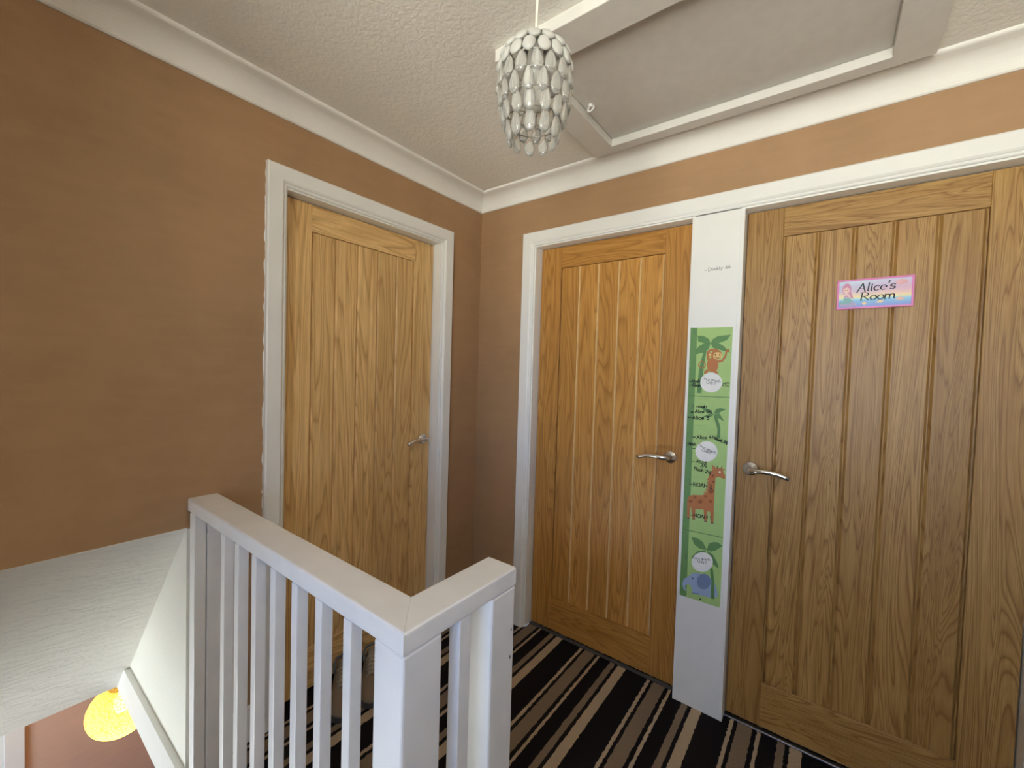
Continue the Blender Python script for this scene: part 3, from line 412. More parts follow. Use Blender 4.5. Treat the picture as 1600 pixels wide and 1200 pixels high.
# ---- stair soffit, stairwell side wall, fascia
mb = MB()
x1, z1 = -.868, HZ
tmp = [(.0005, ZS), (x1, z1), (x1-.03, z1+.04), (-.10, ZS+.02), (0, ZS+.001)]
mb.prism(tmp, lambda a, b, d: (a, RY+d, b), YS-RY)
rg = random.Random(5); t = 0.0; wp = .006
while t < .92:
    h = rg.uniform(.012, .035); wn = rg.uniform(.001, .013)
    a0, a1 = (-.868*t, ZS-.937*t), (-.868*(t+h), ZS-.937*(t+h))
    mb.face([(a0[0], RY-.0038, a0[1]), (a0[0]+wp*.73, RY-.0038, a0[1]-wp*.68), (a1[0]+wn*.73, RY-.0038, a1[1]-wn*.68), (a1[0], RY-.0038, a1[1])]); wp = wn; t += h
struct(mb.build('wall_soffit', M['soffit']), 'sloping rough white soffit under the brown wall', 'soffit')
mb = MB()
mb.prism([(.0005, -.1), (.0005, ZS-.003), (-.866, -.1)], lambda a, b, d: (a, RY-.003+d, b), .07)
struct(mb.build('wall_stairwell', M['apron']), 'white triangular stairwell side wall under the landing', 'wall')
mb = MB(); mb.prism([(-.744, .03), (RX-.003, .03), (RX-.003, HZ-.004), (-.872, HZ-.004)], lambda a, b, d: (a, RY-.022+d, b), .022)
struct(mb.build('trim_9', M['white']), 'white fascia board along the stairwell edge of the landing', 'trim')
mb = MB(); mb.box(RX-.003, RX+.022, YS, RY-.022, -.03, .003, .006)
struct(mb.build('trim_12', M['white']), 'white nosing at the top of the stairs', 'trim')

# ---- downstairs hall
HX0, HX1, HY0, HY1 = -2.6, 1.4, -3.6, .3
mb = MB(); mb.box(HX0-.1, HX1+.1, HY0-.1, HY1+.1, HF-.06, HF)
struct(mb.build('floor_hall', flat('hall laminate', (.30, .19, .10), .4)), 'light brown downstairs hall floor', 'floor')
mb = MB()
mb.box(HX0-.1, -.868, HY0-.1, HY1+.1, HZ, HZ+.05); mb.box(-.868, HX1+.1, RY, HY1+.1, HZ-.002, HZ+.004); mb.box(-.868, HX1+.1, HY0-.1, YS, HZ, HZ+.006)
mb.box(RX, HX1+.1, YS, RY, HZ, HZ+.006)
struct(mb.build('ceiling_hall', M['soffit']), 'white downstairs hall ceiling', 'ceiling')
mb = MB(); mb.box(HX0-.1, HX0, HY0-.1, HY1+.1, HF, HZ)
struct(mb.build('wall_hall_left', M['pink']), 'pinkish brown downstairs hall wall behind the lit globe lamp', 'wall')
mb = MB(); mb.box(HX0, HX1, HY1, HY1+.1, HF, HZ)
struct(mb.build('wall_hall_back', M['pink']), 'pinkish brown downstairs hall wall', 'wall')
mb = MB(); mb.box(HX1, HX1+.1, HY0-.1, HY1+.1, HF, HZ)
struct(mb.build('wall_hall_right', M['pink']), 'pinkish brown downstairs wall behind the stairs', 'wall')
FX0, FX1, FZ1 = -1.6, .15, -.5  # opening of an unseen glazed door added to light the stairwell from below
mb = MB()
mb.box(HX0, FX0, HY0-.1, HY0, HF, HZ); mb.box(FX1, HX1, HY0-.1, HY0, HF, HZ); mb.box(FX0, FX1, HY0-.1, HY0, FZ1, HZ)
struct(mb.build('wall_hall_front', M['pink']), 'pinkish brown downstairs wall around the added glazed front door', 'wall')
mb = MB()
for a, b, c, d in ((FX0, FX0+.06, HF, FZ1), (FX1-.06, FX1, HF, FZ1), (FX0, FX1, HF, HF+.2), (FX0, FX1, FZ1-.06, FZ1), (-.755, -.695, HF, FZ1)):
    mb.box(a, b, HY0-.08, HY0-.02, c, d, .005)
w = struct(mb.build('added_glazed_door', M['white']), 'white glazed front door added downstairs to light the stairwell', 'door')
mb = MB(); mb.box(FX0+.05, FX1-.05, HY0-.05, HY0-.046, HF+.19, FZ1-.05); mb.build('pane', M['door glass'], w)
# doorway on the hall wall
mb = MB(); yb = -1.567
mb.box(HX0, HX0+.03, yb-.09, yb, HF, -.5, .004); mb.box(HX0, HX0+.03, yb-.95, yb-.86, HF, -.5, .004); mb.box(HX0, HX0+.03, yb-.95, yb, -.59, -.5, .004)
struct(mb.build('trim_10', M['white']), 'white door casing on the downstairs hall wall', 'trim')
mb = MB(); mb.box(HX0, HX0+.012, yb-.86, yb-.09, HF, -.59)
struct(mb.build('door_4', M['white']), 'white painted door in the downstairs hall', 'door')
# stairs
mb = MB()
for k in range(1, 12):
    xs = RX - .003 - .235*(k-1); zt = -.204*k
    mb.box(xs-.235, xs, YS+.02, RY-.026, max(zt-.45, HF), zt, .004)
struct(mb.build('floor_stairs', M['carpet']), 'striped carpeted stairs going down to the hall', 'stairs')

# ---- coving
path = [(0, YS), (0, 0), (XR, 0), (XR, YF)]
prof = [(0, 0), (0, CVH), (.005, CVH), (.009, CVH-.004)]
for i in range(1, 10):
    t = i/10*PI/2
    prof.append((.009 + (CVD-.020)*(1-math.cos(t)), (CVH-.004) - (CVH-.018)*math.sin(t)))
prof += [(CVD-.008, .012), (CVD-.003, .010), (CVD, .007), (CVD, 0)]
def off(d): return [(d, YS), (d, -d), (XR-d, -d), (XR-d, YF)]
mb = MB()
rows = [[Vector((x, y, H-z)) for x, y in off(d)] for d, z in prof]
tmp = bmesh.new(); vv = [[tmp.verts.new(p) for p in r] for r in rows]
for a, b in zip(vv, vv[1:]):
    for i in range(3): tmp.faces.new((a[i], a[i+1], b[i+1], b[i]))
bmesh.ops.recalc_face_normals(tmp, faces=tmp.faces[:])
mb.merge(tmp)
struct(mb.build('trim_7', M['coving']), 'white coving where the brown walls meet the ceiling', 'trim')

# ---- baseboards (short runs beside the door casings)
mb = MB(); mb.box(0, .015, RY+.09, -1.155, 0, .13, .004); mb.box(0, .015, -.226, 0, 0, .13, .004)
struct(mb.build('baseboard_left', M['white']), 'white skirting board beside the stairwell door', 'baseboard')
mb = MB(); mb.box(.015, .316, -.015, 0, 0, .13, .004); mb.box(2.186, XR, -.015, 0, 0, .13, .004)
struct(mb.build('baseboard_back', M['white']), 'white skirting board in the corner', 'baseboard')

# ------------------------------------------------------------------ door casings
def casing_profile(mb, pts2, frame):
    """mitred architrave; pts2 = inner path of the frame (a,b), outward offset by width"""
    prof = [(0, 0), (0, .008), (.004, .011), (.009, .011), (.012, .015), (.018, .019), (.064, .020), (.069, .016), (.069, 0)]
    n = len(pts2); tmp = bmesh.new(); rows = []
    for w, d in prof:
        row = []
        for i, p in enumerate(pts2):
            def nrm(a, b):
                v = Vector((b[0]-a[0], b[1]-a[1])).normalized(); return Vector((-v.y, v.x))
            if i == 0: o = nrm(pts2[0], pts2[1])*w
            elif i == n-1: o = nrm(pts2[-2], pts2[-1])*w
            else:
                a, b = nrm(pts2[i-1], p), nrm(p, pts2[i+1]); o = (a+b)/(1+a.dot(b))*w
            row.append(tmp.verts.new(frame(p[0]+o.x, p[1]+o.y, d)))
        rows.append(row)
    for a, b in zip(rows, rows[1:]):
        for i in range(n-1): tmp.faces.new((a[i], a[i+1], b[i+1], b[i]))
    for i in (0, n-1): tmp.faces.new([r[i] for r in rows])
    bmesh.ops.recalc_face_normals(tmp, faces=tmp.faces[:])
    mb.merge(tmp)
LI = .0065
# single door casing, on the stairwell wall (frame plane x = 0, facing +x)
fa = lambda a, b, d: (d, a, b)
mb = MB(); casing_profile(mb, [(D1L-.003-LI, 0), (D1L-.003-LI, LT+LI), (D1L+DW+.003+LI, LT+LI), (D1L+DW+.003+LI, 0)], fa)
rg = random.Random(3); z = .84; yl = D1L-.003-LI-.069; wp = .002
while z < LT+.07:
    h = rg.uniform(.008, .03); wn = max(.0, min(.006, rg.uniform(-.0015, .0048)))
    mb.face([(.0006, yl+.001, z), (.0006, yl+.001, z+h), (.0006, yl-wn, z+h), (.0006, yl-wp, z)]); wp = wn; z += h
struct(mb.build('trim_1', M['white']), 'white mitred casing around the single oak door by the stairwell', 'trim')
mb = MB()
y0, y1 = D1L-.003, D1L+DW+.003
mb.box(-.10, .001, y0-.014, y0, 0, LT+.014, .0015); mb.box(-.10, .001, y1, y1+.014, 0, LT+.014, .0015); mb.box(-.10, .001, y0, y1, LT, LT+.014, .0015)
struct(mb.build('trim_2', M['white']), 'white lining inside the single door opening', 'trim')
# double casing on the back wall (plane y = 0, facing -y)
fb = lambda a, b, d: (a, -d, b)
xa, xb = DL2-.003, DL3+DW+.003
mb = MB(); casing_profile(mb, [(xa-LI, 0), (xa-LI, LT+LI), (xb+LI, LT+LI), (xb+LI, 0)], fb)
struct(mb.build('trim_3', M['white']), 'long white casing framing the two side by side oak doors', 'trim')
def lining(name, x0, x1, label):
    mb = MB()
    mb.box(x0-.014, x0, -.001, .125, 0, LT+.014, .0015); mb.box(x1, x1+.014, -.001, .125, 0, LT+.014, .0015); mb.box(x0, x1, -.001, .125, LT, LT+.014, .0015)
    struct(mb.build(name, M['white']), label, 'trim')
lining('trim_4', xa, DL2+DW+.003, 'white lining of the narrower looking middle door opening')
lining('trim_5', DL3-.003, xb, 'white lining of the door opening with the name sign')
# pillar board between the two doors
PX0, PX1 = DL2+DW+.006, DL3-.009
mb = MB(); mb.box(PX0, PX1, 0.0, .03, 0, LT+LI+.002, .0015)
pillar = struct(mb.build('trim_6', M['white']), 'white board between the two oak doors carrying the growth chart', 'trim')
mb = MB()
fr = lambda a, b: (a, -.0008, b)
for s, p0, p1, h, w_, c in PILLAR_TEXT: write(mb, s, p0, p1, h, w_, fr, jitter=.05)
mb.build('handwritten_mark', M['ink'], pillar)
# thresholds
for nm, x0, x1, lab in (('trim_11', xa, DL2+DW+.003, 'worn grey threshold under the middle door'), ('trim_13', DL3-.003, xb, 'thin metal threshold under the door with the name sign')):
    mb = MB(); mb.box(x0, x1, .040, .062, 0, .007, .003)
    struct(mb.build(nm, M['steel'] if nm == 'trim_13' else flat('worn carpet edge', (.06, .055, .05), .9)), lab, 'trim')

# ------------------------------------------------------------------ doors
def make_door(name, mat, loc, rz, handle_x, hz, direction, label, groove=.004, slot=.0013, pale=None):
    """local: x across, front faces -y at y = 0, z up"""
    SW, TR, BR, T = .119, .107, .175, .04
    mb = MB()
    for x0, x1 in ((0, SW), (DW-SW, DW)): mb.box(x0, x1, 0, T, 0, DHT, .0018, grain='z')
    mb.box(SW, DW-SW, .0003, T, DHT-TR, DHT, .0018, grain='x'); mb.box(SW, DW-SW, .0003, T, 0, BR, .0018, grain='x')
    d = mb.build(name, mat, None, loc, (0, 0, rz))
    struct(d, label, 'door')
    mb = MB(); n = 5; px0, px1 = SW+.0035, DW-SW-.0035; w = (px1-px0)/n
    for i in range(n):
        a, b = px0+i*w+slot, px0+(i+1)*w-slot; g = groove; yf = .003
        z0, z1 = BR+.001, DHT-TR-.003
        tmp = bmesh.new()
        sec = [(a, yf+g*1.25), (a+g, yf), (b-g, yf), (b, yf+g*1.25), (b, .03), (a, .03)]
        lo = [tmp.verts.new((x, y, z0)) for x, y in sec]; hi = [tmp.verts.new((x, y, z1)) for x, y in sec]
        for k in range(6):
            j = (k+1) % 6; f = tmp.faces.new((lo[k], lo[j], hi[j], hi[k])); f.material_index = 1 if pale and k in (0, 2) else 0
        tmp.faces.new(lo[::-1]); tmp.faces.new(hi)
        bmesh.ops.recalc_face_normals(tmp, faces=tmp.faces[:])
        mb.merge(tmp, None, 'z')
    mb.box(px0-.003, px1+.003, .012, .034, BR-.002, DHT-TR+.002, grain='z')
    mb.build('plank_panel', [mat, pale] if pale else mat, d)
    # lever handle on a round rose
    s = direction
    mb = MB(); R = Matrix.Translation((handle_x, 0, hz)) @ Matrix.Rotation(PI/2, 4, 'X')
    mb.lathe([(0, .0), (.0265, .0), (.0265, .006), (.0245, .0085), (.012, .0095), (.011, .013), (0, .013)], 36, mat=R)
    rose = mb.build('door_handle', M['chrome'], d)
    mb = MB()
    pts = [(handle_x, -.010, hz), (handle_x, -.032, hz), (handle_x+s*.003, -.042, hz), (handle_x+s*.011, -.0505, hz+.0008), (handle_x+s*.024, -.054, hz+.0025), (handle_x+s*.045, -.056, hz+.0045),
           (handle_x+s*.07, -.056, hz+.0045), (handle_x+s*.095, -.055, hz+.001), (handle_x+s*.117, -.053, hz-.0055), (handle_x+s*.130, -.052, hz-.011)]
    mb.tube(pts, [.0105, .0105, .0108, .0108, .0105, .010, .0095, .009, .0088, .0084], 14)
    lv = mb.build('lever', M['chrome'], rose)
    return d
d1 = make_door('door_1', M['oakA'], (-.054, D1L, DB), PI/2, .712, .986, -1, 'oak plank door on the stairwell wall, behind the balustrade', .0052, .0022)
d2 = make_door('door_2', M['oakB'], (DL2, .054, DB), 0, .702, .998, -1, 'oak plank door with no sign, beside the growth chart board', .0042, .0004, M['pale_groove'])
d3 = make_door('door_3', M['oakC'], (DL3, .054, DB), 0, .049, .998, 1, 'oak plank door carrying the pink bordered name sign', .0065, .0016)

# ------------------------------------------------------------------ growth chart
gc = thing('growth_chart', 'tall green animal growth chart with handwritten heights on the white board between doors', 'growth chart', (1.24, 0, .452))
def put(mb_or_o, name, mats): 
    o = mb_or_o.build(name, mats, gc); o.location = (-1.24, 0, -.452); return o
mb = MB()
mb.prism([(1.163, 1.5645), (1.3185, 1.563), (1.3185, .4525), (1.1645, .4515)], lambda a, b, d: (a, -.0002-d, b), .0010)
sheet = put(mb, 'chart_sheet', flat('chart light green', (.36, .55, .19)))
mb = MB()
q = [(1.163, 1.5645), (1.189, 1.5643), (1.1915, .4515), (1.1645, .4515)]
mb.face([(a, -.0014, b) for a, b in q], 0)
for i in range(46):
    z = .470 + i*.02435; L = .012 if i % 6 == 0 else .006
    mb.face([(1.1645, -.0015, z), (1.1645+L, -.0015, z), (1.1645+L, -.0015, z+.0009), (1.1645, -.0015, z+.0009)], 1)
ruler = put(mb, 'ruler_strip', [flat('chart dark green', (.125, .27, .085)), flat('chart ink green', (.03, .08, .03))])
groups = {}
for nm, col, lay, pts in CHART_ART:
    key = 'seam%d' % len(groups) if nm == 'seam' else 'palm_tree_' + nm[-1] if nm.startswith('palm') else ('monkey' if nm.startswith('monkey') else 'giraffe' if nm.startswith('giraffe') or nm == 'eyewhite' else 'elephant' if nm.startswith('elephant') else nm)
    groups.setdefault(key, []).append((col, lay, pts))
stick = []
for key, items in groups.items():
    mb = MB(); mats = []
    for k, (col, lay, pts) in enumerate(items):
        m = flat('chart colour %.2f %.2f %.2f' % col, col)
        if m not in mats: mats.append(m)
        mb.face([(x, -.0014 - lay*.00022 - k*.000004, z) for x, z in pts], mats.index(m))
    nm = 'palm_tree' if key.startswith('palm') else 'round_sticker' if key.startswith('sticker') else 'panel_seam' if key.startswith('seam') else {'dot': 'pen_dot'}.get(key, key)
    o = put(mb, nm, mats)
    if key.startswith('sticker'): stick.append(o)
fr = lambda a, b: (a, -.0031, b)
for s, p0, p1, h, w_, c in CHART_TEXT[6:]:
    mb = MB()
    if c == 'ink': write(mb, s, p0, p1, h, w_*1.2, fr, jitter=.07, shear=.05); put(mb, 'handwritten_mark', M['ink'])
    elif '--' in s: write(mb, s, p0, p1, h, w_, lambda a, b: (a, -.0017, b)); put(mb, 'printed_line', M['print'])
    else: write(mb, s, p0, p1, h, w_*1.2, lambda a, b: (a, -.0017, b)); put(mb, 'printed_number', M['print'])
for k in range(3):
    mb = MB()
    for s, p0, p1, h, w_, c in CHART_TEXT[2*k:2*k+2]: write(mb, s, p0, p1, h, w_, fr)
    o = mb.build('lettering', M['print'], stick[k])

# ------------------------------------------------------------------ name sign on the third door
SX0, SX1, SZ0, SZ1 = 1.6335, 1.8315, 1.6155, 1.7165
sw, sh = SX1-SX0, SZ1-SZ0
sg = thing('name_sign', 'pink bordered seaside name sign on the oak door nearest the frame edge', 'sign', (SX0, .0535, SZ0))
def sput(mb, name, mats): return mb.build(name, mats, sg)
mb = MB(); b = .006
for a0, a1, c0, c1 in ((0, sw, 0, b), (0, sw, sh-b, sh), (0, b, b, sh-b), (sw-b, sw, b, sh-b)): mb.box(a0, a1, -.0065, 0, c0, c1, .0012)
sput(mb, 'border', flat('pink plastic', (.72, .20, .47), .3))
# picture panel
mb = MB(); mb.box(b-.001, sw-b+.001, -.005, -.0005, b-.001, sh-b+.001)
m, nt, p = new_mat('painted sunset picture')
tc = N(nt, 'ShaderNodeTexCoord'); sp = N(nt, 'ShaderNodeSeparateXYZ'); nt.links.new(tc.outputs['Object'], sp.inputs[0])
ux = N(nt, 'ShaderNodeMath', operation='DIVIDE'); ux.inputs[1].default_value = sw; nt.links.new(sp.outputs['X'], ux.inputs[0])
uz = N(nt, 'ShaderNodeMath', operation='DIVIDE'); uz.inputs[1].default_value = sh; nt.links.new(sp.outputs['Z'], uz.inputs[0])
wv = N(nt, 'ShaderNodeTexNoise'); wv.inputs['Scale'].default_value = 90; nt.links.new(tc.outputs['Object'], wv.inputs['Vector'])
ad = N(nt, 'ShaderNodeMath', operation='MULTIPLY_ADD'); ad.inputs[1].default_value = .05; nt.links.new(wv.outputs['Fac'], ad.inputs[0]); nt.links.new(uz.outputs[0], ad.inputs[2])
ra = ramp(nt, [(.05, (.30, .28, .62)), (.16, (.20, .33, .66)), (.30, (.22, .50, .72)), (.36, (.40, .68, .75)), (.385, (.82, .76, .34)), (.50, (.78, .66, .45)), (.60, (.62, .50, .60)), (.80, (.50, .56, .72)), (.98, (.62, .74, .78))])
rb = ramp(nt, [(.05, (.30, .28, .62)), (.16, (.20, .33, .66)), (.30, (.24, .50, .72)), (.36, (.42, .66, .72)), (.385, (.85, .72, .30)), (.50, (.78, .50, .46)), (.68, (.68, .40, .52)), (.85, (.62, .46, .64)), (.98, (.58, .56, .70))])
nt.links.new(ad.outputs[0], ra.inputs[0]); nt.links.new(ad.outputs[0], rb.inputs[0])
o_ = mixc(nt, ux.outputs[0], ra.outputs[0], rb.outputs[0]); nt.links.new(o_, p.inputs['Base Color']); p.inputs['Roughness'].default_value = .3
sput(mb, 'picture', m)
def S(u, v): return (u*sw, v*sh)
def shapes(name, items):
    mb = MB(); mats = []
    for k, (col, pts) in enumerate(items):
        mm = flat('sign colour %.2f %.2f %.2f' % col, col)
        if mm not in mats: mats.append(mm)
        mb.face([(u*sw, -.0052-.00006*k, v*sh) for u, v in pts], mats.index(mm))
    return sput(mb, name, mats)
def el(cx, cy, rx, ry, n=18): return [(cx+rx*math.cos(2*PI*i/n), cy+ry*math.sin(2*PI*i/n)) for i in range(n)]
PK = (.62, .26, .40); SK = (.80, .55, .50); TL = (.22, .45, .45); RK = (.40, .36, .55)
shapes('mermaid', [(RK, [(.04, .10), (.07, .24), (.16, .30), (.23, .26), (.28, .12), (.20, .07)]),
    (PK, el(.135, .68, .062, .20)), (PK, [(.175, .66), (.21, .50), (.235, .34), (.20, .36), (.17, .52)]), (PK, [(.08, .66), (.095, .50), (.12, .50), (.11, .66)]),
    (SK, [(.105, .52), (.165, .52), (.175, .38), (.10, .38)]), (SK, [(.165, .50), (.20, .38), (.185, .33), (.155, .42)]),
    (SK, el(.130, .645, .045, .125)), (PK, [(.085, .70), (.10, .80), (.14, .83), (.18, .76), (.178, .68), (.14, .745)]),
    ((.55, .30, .55), [(.105, .46), (.165, .46), (.165, .41), (.105, .41)]),
    (TL, [(.095, .39), (.175, .39), (.215, .30), (.20, .21), (.13, .17), (.07, .20), (.05, .17), (.035, .25), (.065, .27), (.10, .29)]),
    ((.10, .06, .08), el(.115, .645, .006, .016, 8)), ((.10, .06, .08), el(.147, .65, .006, .016, 8))])
shapes('pink_cloud', [((.72, .40, .42), el(.84, .80, .055, .09)), ((.72, .40, .42), el(.88, .80, .04, .07)), ((.72, .42, .45), el(.80, .79, .035, .055))])
for c, q in [((.80, .62, .36), el(.38, .17, .028, .055)), ((.80, .60, .36), [(.52, .17), (.58, .25), (.64, .22), (.60, .16)]), ((.75, .48, .40), [(.77, .24), (.82, .33), (.90, .27), (.86, .21)])]:
    shapes('seashell', [(c, q)])
mb = MB(); fs = lambda a, b: (a, -.0060, b)
write(mb, "Alice's", S(.275, .555), S(.775, .605), sh*.27, .0040, fs, calli=.6, shear=.14)
write(mb, "Room", S(.320, .265), S(.770, .285), sh*.265, .0038, fs, calli=.6, shear=.12)
sput(mb, 'lettering', flat('sign lettering', (.035, .055, .06)))

# ------------------------------------------------------------------ balustrade
RZ = .926; RT = .042; RW = .085
bal = thing('balustrade', 'white painted L-shaped balustrade at the stairwell edge', 'balustrade', (RX, RY, 0))
def bput(mb, name, **k): return mb.build(name, M['rail'], bal, (-RX, -RY, 0), **k)
def mitre_rail(long):
    mb = MB(); tmp = bmesh.new()
    e = RY+.316
    gp = .0006
    if long: q = [(0, RY), (RX-gp, RY), (RX-RW-gp, RY+RW), (0, RY+RW)]
    else: q = [(RX, RY), (RX, e), (RX-RW, e), (RX-RW, RY+RW)]
    lo = [tmp.verts.new((x, y, RZ-RT)) for x, y in q]; hi = [tmp.verts.new((x, y, RZ)) for x, y in q]
    sides = []
    for k in range(4):
        j = (k+1) % 4; tmp.faces.new((lo[k], lo[j], hi[j], hi[k]))
    tmp.faces.new(lo[::-1]); tmp.faces.new(hi)
    bmesh.ops.recalc_face_normals(tmp, faces=tmp.faces[:])
    tmp.edges.ensure_lookup_table()
    ed = []
    for g in tmp.edges:
        a, b_ = g.verts[0].co, g.verts[1].co
        if abs(a.z-b_.z) > .01: continue
        mid = (a+b_)/2
        ismitre = abs((mid.x-(RX-RW/2)) + (mid.y-(RY+RW/2))) < .003 and abs(mid.x-(RX-RW/2)) < .003
        if ismitre or (long and mid.x < .001): continue
        ed.append(g)
    if not long:
        ed += [g for g in tmp.edges if abs(g.verts[0].co.z-g.verts[1].co.z) > .01 and abs(g.verts[0].co.y-e) < 1e-4]
    bmesh.ops.bevel(tmp, geom=ed, offset=.007, segments=3, profile=.6, affect='EDGES')
    mb.merge(tmp); return mb
bput(mitre_rail(True), 'handrail'); bput(mitre_rail(False), 'handrail')
ZB = RZ-RT
mb = MB(); mb.box(RX-.083, RX-.001, RY+.001, RY+.089, -.09, ZB, .004); bput(mb, 'newel_post')
mb = MB(); mb.box(RX-.083, RX-.001, RY+.232, RY+.312, 0, ZB, .004); ep = bput(mb, 'end_post')
for yy, zz, hh in ((-1.0745, .7885, .004), (-1.0755, .7265, .005)):
    mb = MB(); mb.lathe([(0, .0009), (.0012, .0007), (.0017, 0), (0, 0)], 10, mat=Matrix.Translation((RX-.001, yy, zz)) @ Matrix.Rotation(PI/2, 4, 'Y') @ Matrix.Diagonal((hh/.0017, 1, 1, 1)))
    o = mb.build('paint_chip', M['dark'], ep); o.location = (0, 0, 0)
mb = MB(); mb.box(.016, .058, RY+.001, RY+.034, 0, ZB, .003); mb.box(.002, .0575, RY+.036, RY+.085, 0, ZB, .003); bput(mb, 'wall_post')
for k in range(7):
    xr = [.304, .401, .509, .614, .719, .821, .927][k]
    mb = MB(); mb.box(xr-.026, xr, RY+.001, RY+.027, .0, ZB, .002); bput(mb, 'baluster')
mb = MB(); mb.box(RX-.031, RX-.002, RY+.136, RY+.168, .0, ZB, .002); bput(mb, 'baluster')

# ------------------------------------------------------------------ loft hatch
FZ = 2.305
fx0, fx1, fy0, fy1 = .7715, 1.829, -.823, -.129
ix0, ix1, iy0, iy1 = .868, 1.731, -.716, -.180
mb = MB(); tmp = bmesh.new()
o4 = [(fx0, fy0), (fx1, fy0), (fx1, fy1), (fx0, fy1)]; i4 = [(ix0, iy0), (ix1, iy0), (ix1, iy1), (ix0, iy1)]
for k in range(4):
    j = (k+1) % 4; q = [o4[k], o4[j], i4[j], i4[k]]
    lo = [tmp.verts.new((x, y, FZ)) for x, y in q]; hi = [tmp.verts.new((x, y, H+.002)) for x, y in q]
    tmp.faces.new(lo)
    tmp.faces.new((lo[0], lo[1], hi[1], hi[0])); tmp.faces.new((lo[2], lo[3], hi[3], hi[2]))
bmesh.ops.remove_doubles(tmp, verts=tmp.verts[:], dist=1e-5)
bmesh.ops.recalc_face_normals(tmp, faces=tmp.faces[:])
mb.merge(tmp)
struct(mb.build('trim_8', plain('loft frame paint', (.68, .665, .63), .55, noise=.03), bevel=.002), 'white wooden surround of the loft hatch', 'trim')
lh = thing('loft_hatch', 'off-white loft hatch panel set in the ceiling frame', 'loft hatch', ((ix0+ix1)/2, (iy0+iy1)/2, H))
cx, cy = (ix0+ix1)/2, (iy0+iy1)/2
mb = MB(); mb.box(ix0-cx+.003, ix1-cx-.003, iy0-cy+.003, iy1-cy-.003, -.007, -.001, .001)
mb.build('hatch_panel', plain('hatch paint', (.60, .58, .55), .6, noise=.03), lh)
mb = MB()
hx, hy = .898-cx, -.437-cy
ring = [(hx+.011*math.cos(t), hy+.004+.011*math.sin(t)*.55, -.020+.012*math.sin(t)) for t in [2*PI*i/20 for i in range(20)]]
mb.tube(ring, .0035, 8, cyclic=True)
R = Matrix.Translation((hx, hy, -.012)) @ Matrix.Rotation(0, 4, 'X')
mb.lathe([(0, .006), (.007, .006), (.007, -.002), (.004, -.004), (0, -.004)], 16, mat=R)
mb.build('catch', M['white'], lh)

# ------------------------------------------------------------------ crystal pendant
LX, LY = 1.093, -1.064
pl = thing('crystal_pendant_light', 'unlit crystal droplet pendant shade hanging from the landing ceiling', 'pendant light', (LX, LY, H))
Z0 = 2.073-H
mb = MB(); mb.tube([(0, 0, -.001), (.001, 0, -.1), (0, 0, Z0)], .0032, 8); mb.build('cable', M['cable'], pl)
mb = MB(); mb.lathe([(0, 0), (.045, 0), (.045, -.006), (.028, -.02), (.008, -.028), (0, -.028)], 28); mb.build('ceiling_rose', M['white'], pl)
tiers = [  # z, ring radius, count, drop length, width, tilt outward, kind
    (2.070, .030, 11, .034, .025, 58, 'frost'), (2.056, .054, 15, .036, .026, 40, 'frost'), (2.034, .068, 16, .038, .027, 20, 'frost'),
    (2.004, .076, 16, .045, .026, 5, 'crystal'), (1.970, .0765, 16, .046, .0245, -3, 'crystal'), (1.937, .071, 14, .046, .024, -8, 'crystal'), (1.904, .058, 11, .048, .024, -8, 'crystal')]
mb = MB()
for z, r, n, L, w, t, k in tiers:
    mb.tube([(r*math.cos(2*PI*i/36), r*math.sin(2*PI*i/36), z-H) for i in range(36)], .0013, 6, cyclic=True)
for a in range(6):
    th = 2*PI*a/6
    mb.tube([(.012*math.cos(th), .012*math.sin(th), Z0)] + [(r*math.cos(th), r*math.sin(th), z-H) for z, r, *_ in tiers], .0012, 6)
mb.lathe([(.0, Z0+.002), (.026, Z0), (.034, Z0-.004), (.034, Z0-.006), (.0, Z0-.004)], 28)
mb.build('wire_frame', M['wire'], pl)
mb = MB(); mb.lathe([(0, Z0), (.016, Z0-.002), (.018, Z0-.045), (.014, Z0-.05), (0, Z0-.05)], 20); mb.build('lampholder', M['white'], pl)
mb = MB()
mb.lathe([(0, Z0-.04), (.013, Z0-.045), (.014, Z0-.06), (.022, Z0-.082), (.029, Z0-.105), (.026, Z0-.128), (.014, Z0-.142), (0, Z0-.146)], 24)
mb.build('bulb', plain('frosted bulb', (.78, .77, .72), .25, noise=.02), pl)
def drop(L, w, mat):
    """teardrop lens hanging from the origin down -z; flat direction is x"""
    mb = MB(); prof = []
    tmp = bmesh.new(); n = 12; rings = []
    S_ = [(0, .14), (.06, .36), (.18, .62), (.36, .86), (.56, 1.0), (.70, 1.0), (.83, .86), (.93, .55), (1, .0)]
    if mat is M['frost']: S_ = [(0, .35), (.08, .62), (.22, .86), (.42, 1.0), (.60, 1.0), (.78, .86), (.92, .55), (1, .0)]
    for t, q in S_:
        if q == 0: rings.append([tmp.verts.new((0, 0, -L*t))]); continue
        rings.append([tmp.verts.new((w/2*q*math.cos(2*PI*i/n), w*.24*q*math.sin(2*PI*i/n), -L*t)) for i in range(n)])
    tmp.faces.new(rings[0])
    for a, b_ in zip(rings, rings[1:]):
        for i in range(n):
            j = (i+1) % n
            f = tmp.faces.new((a[i], a[j], b_[0])) if len(b_) == 1 else tmp.faces.new((a[i], a[j], b_[j], b_[i]))
            f.smooth = True
    bmesh.ops.recalc_face_normals(tmp, faces=tmp.faces[:]); mb.merge(tmp)
    return mb.build('crystal_drop', mat, pl)
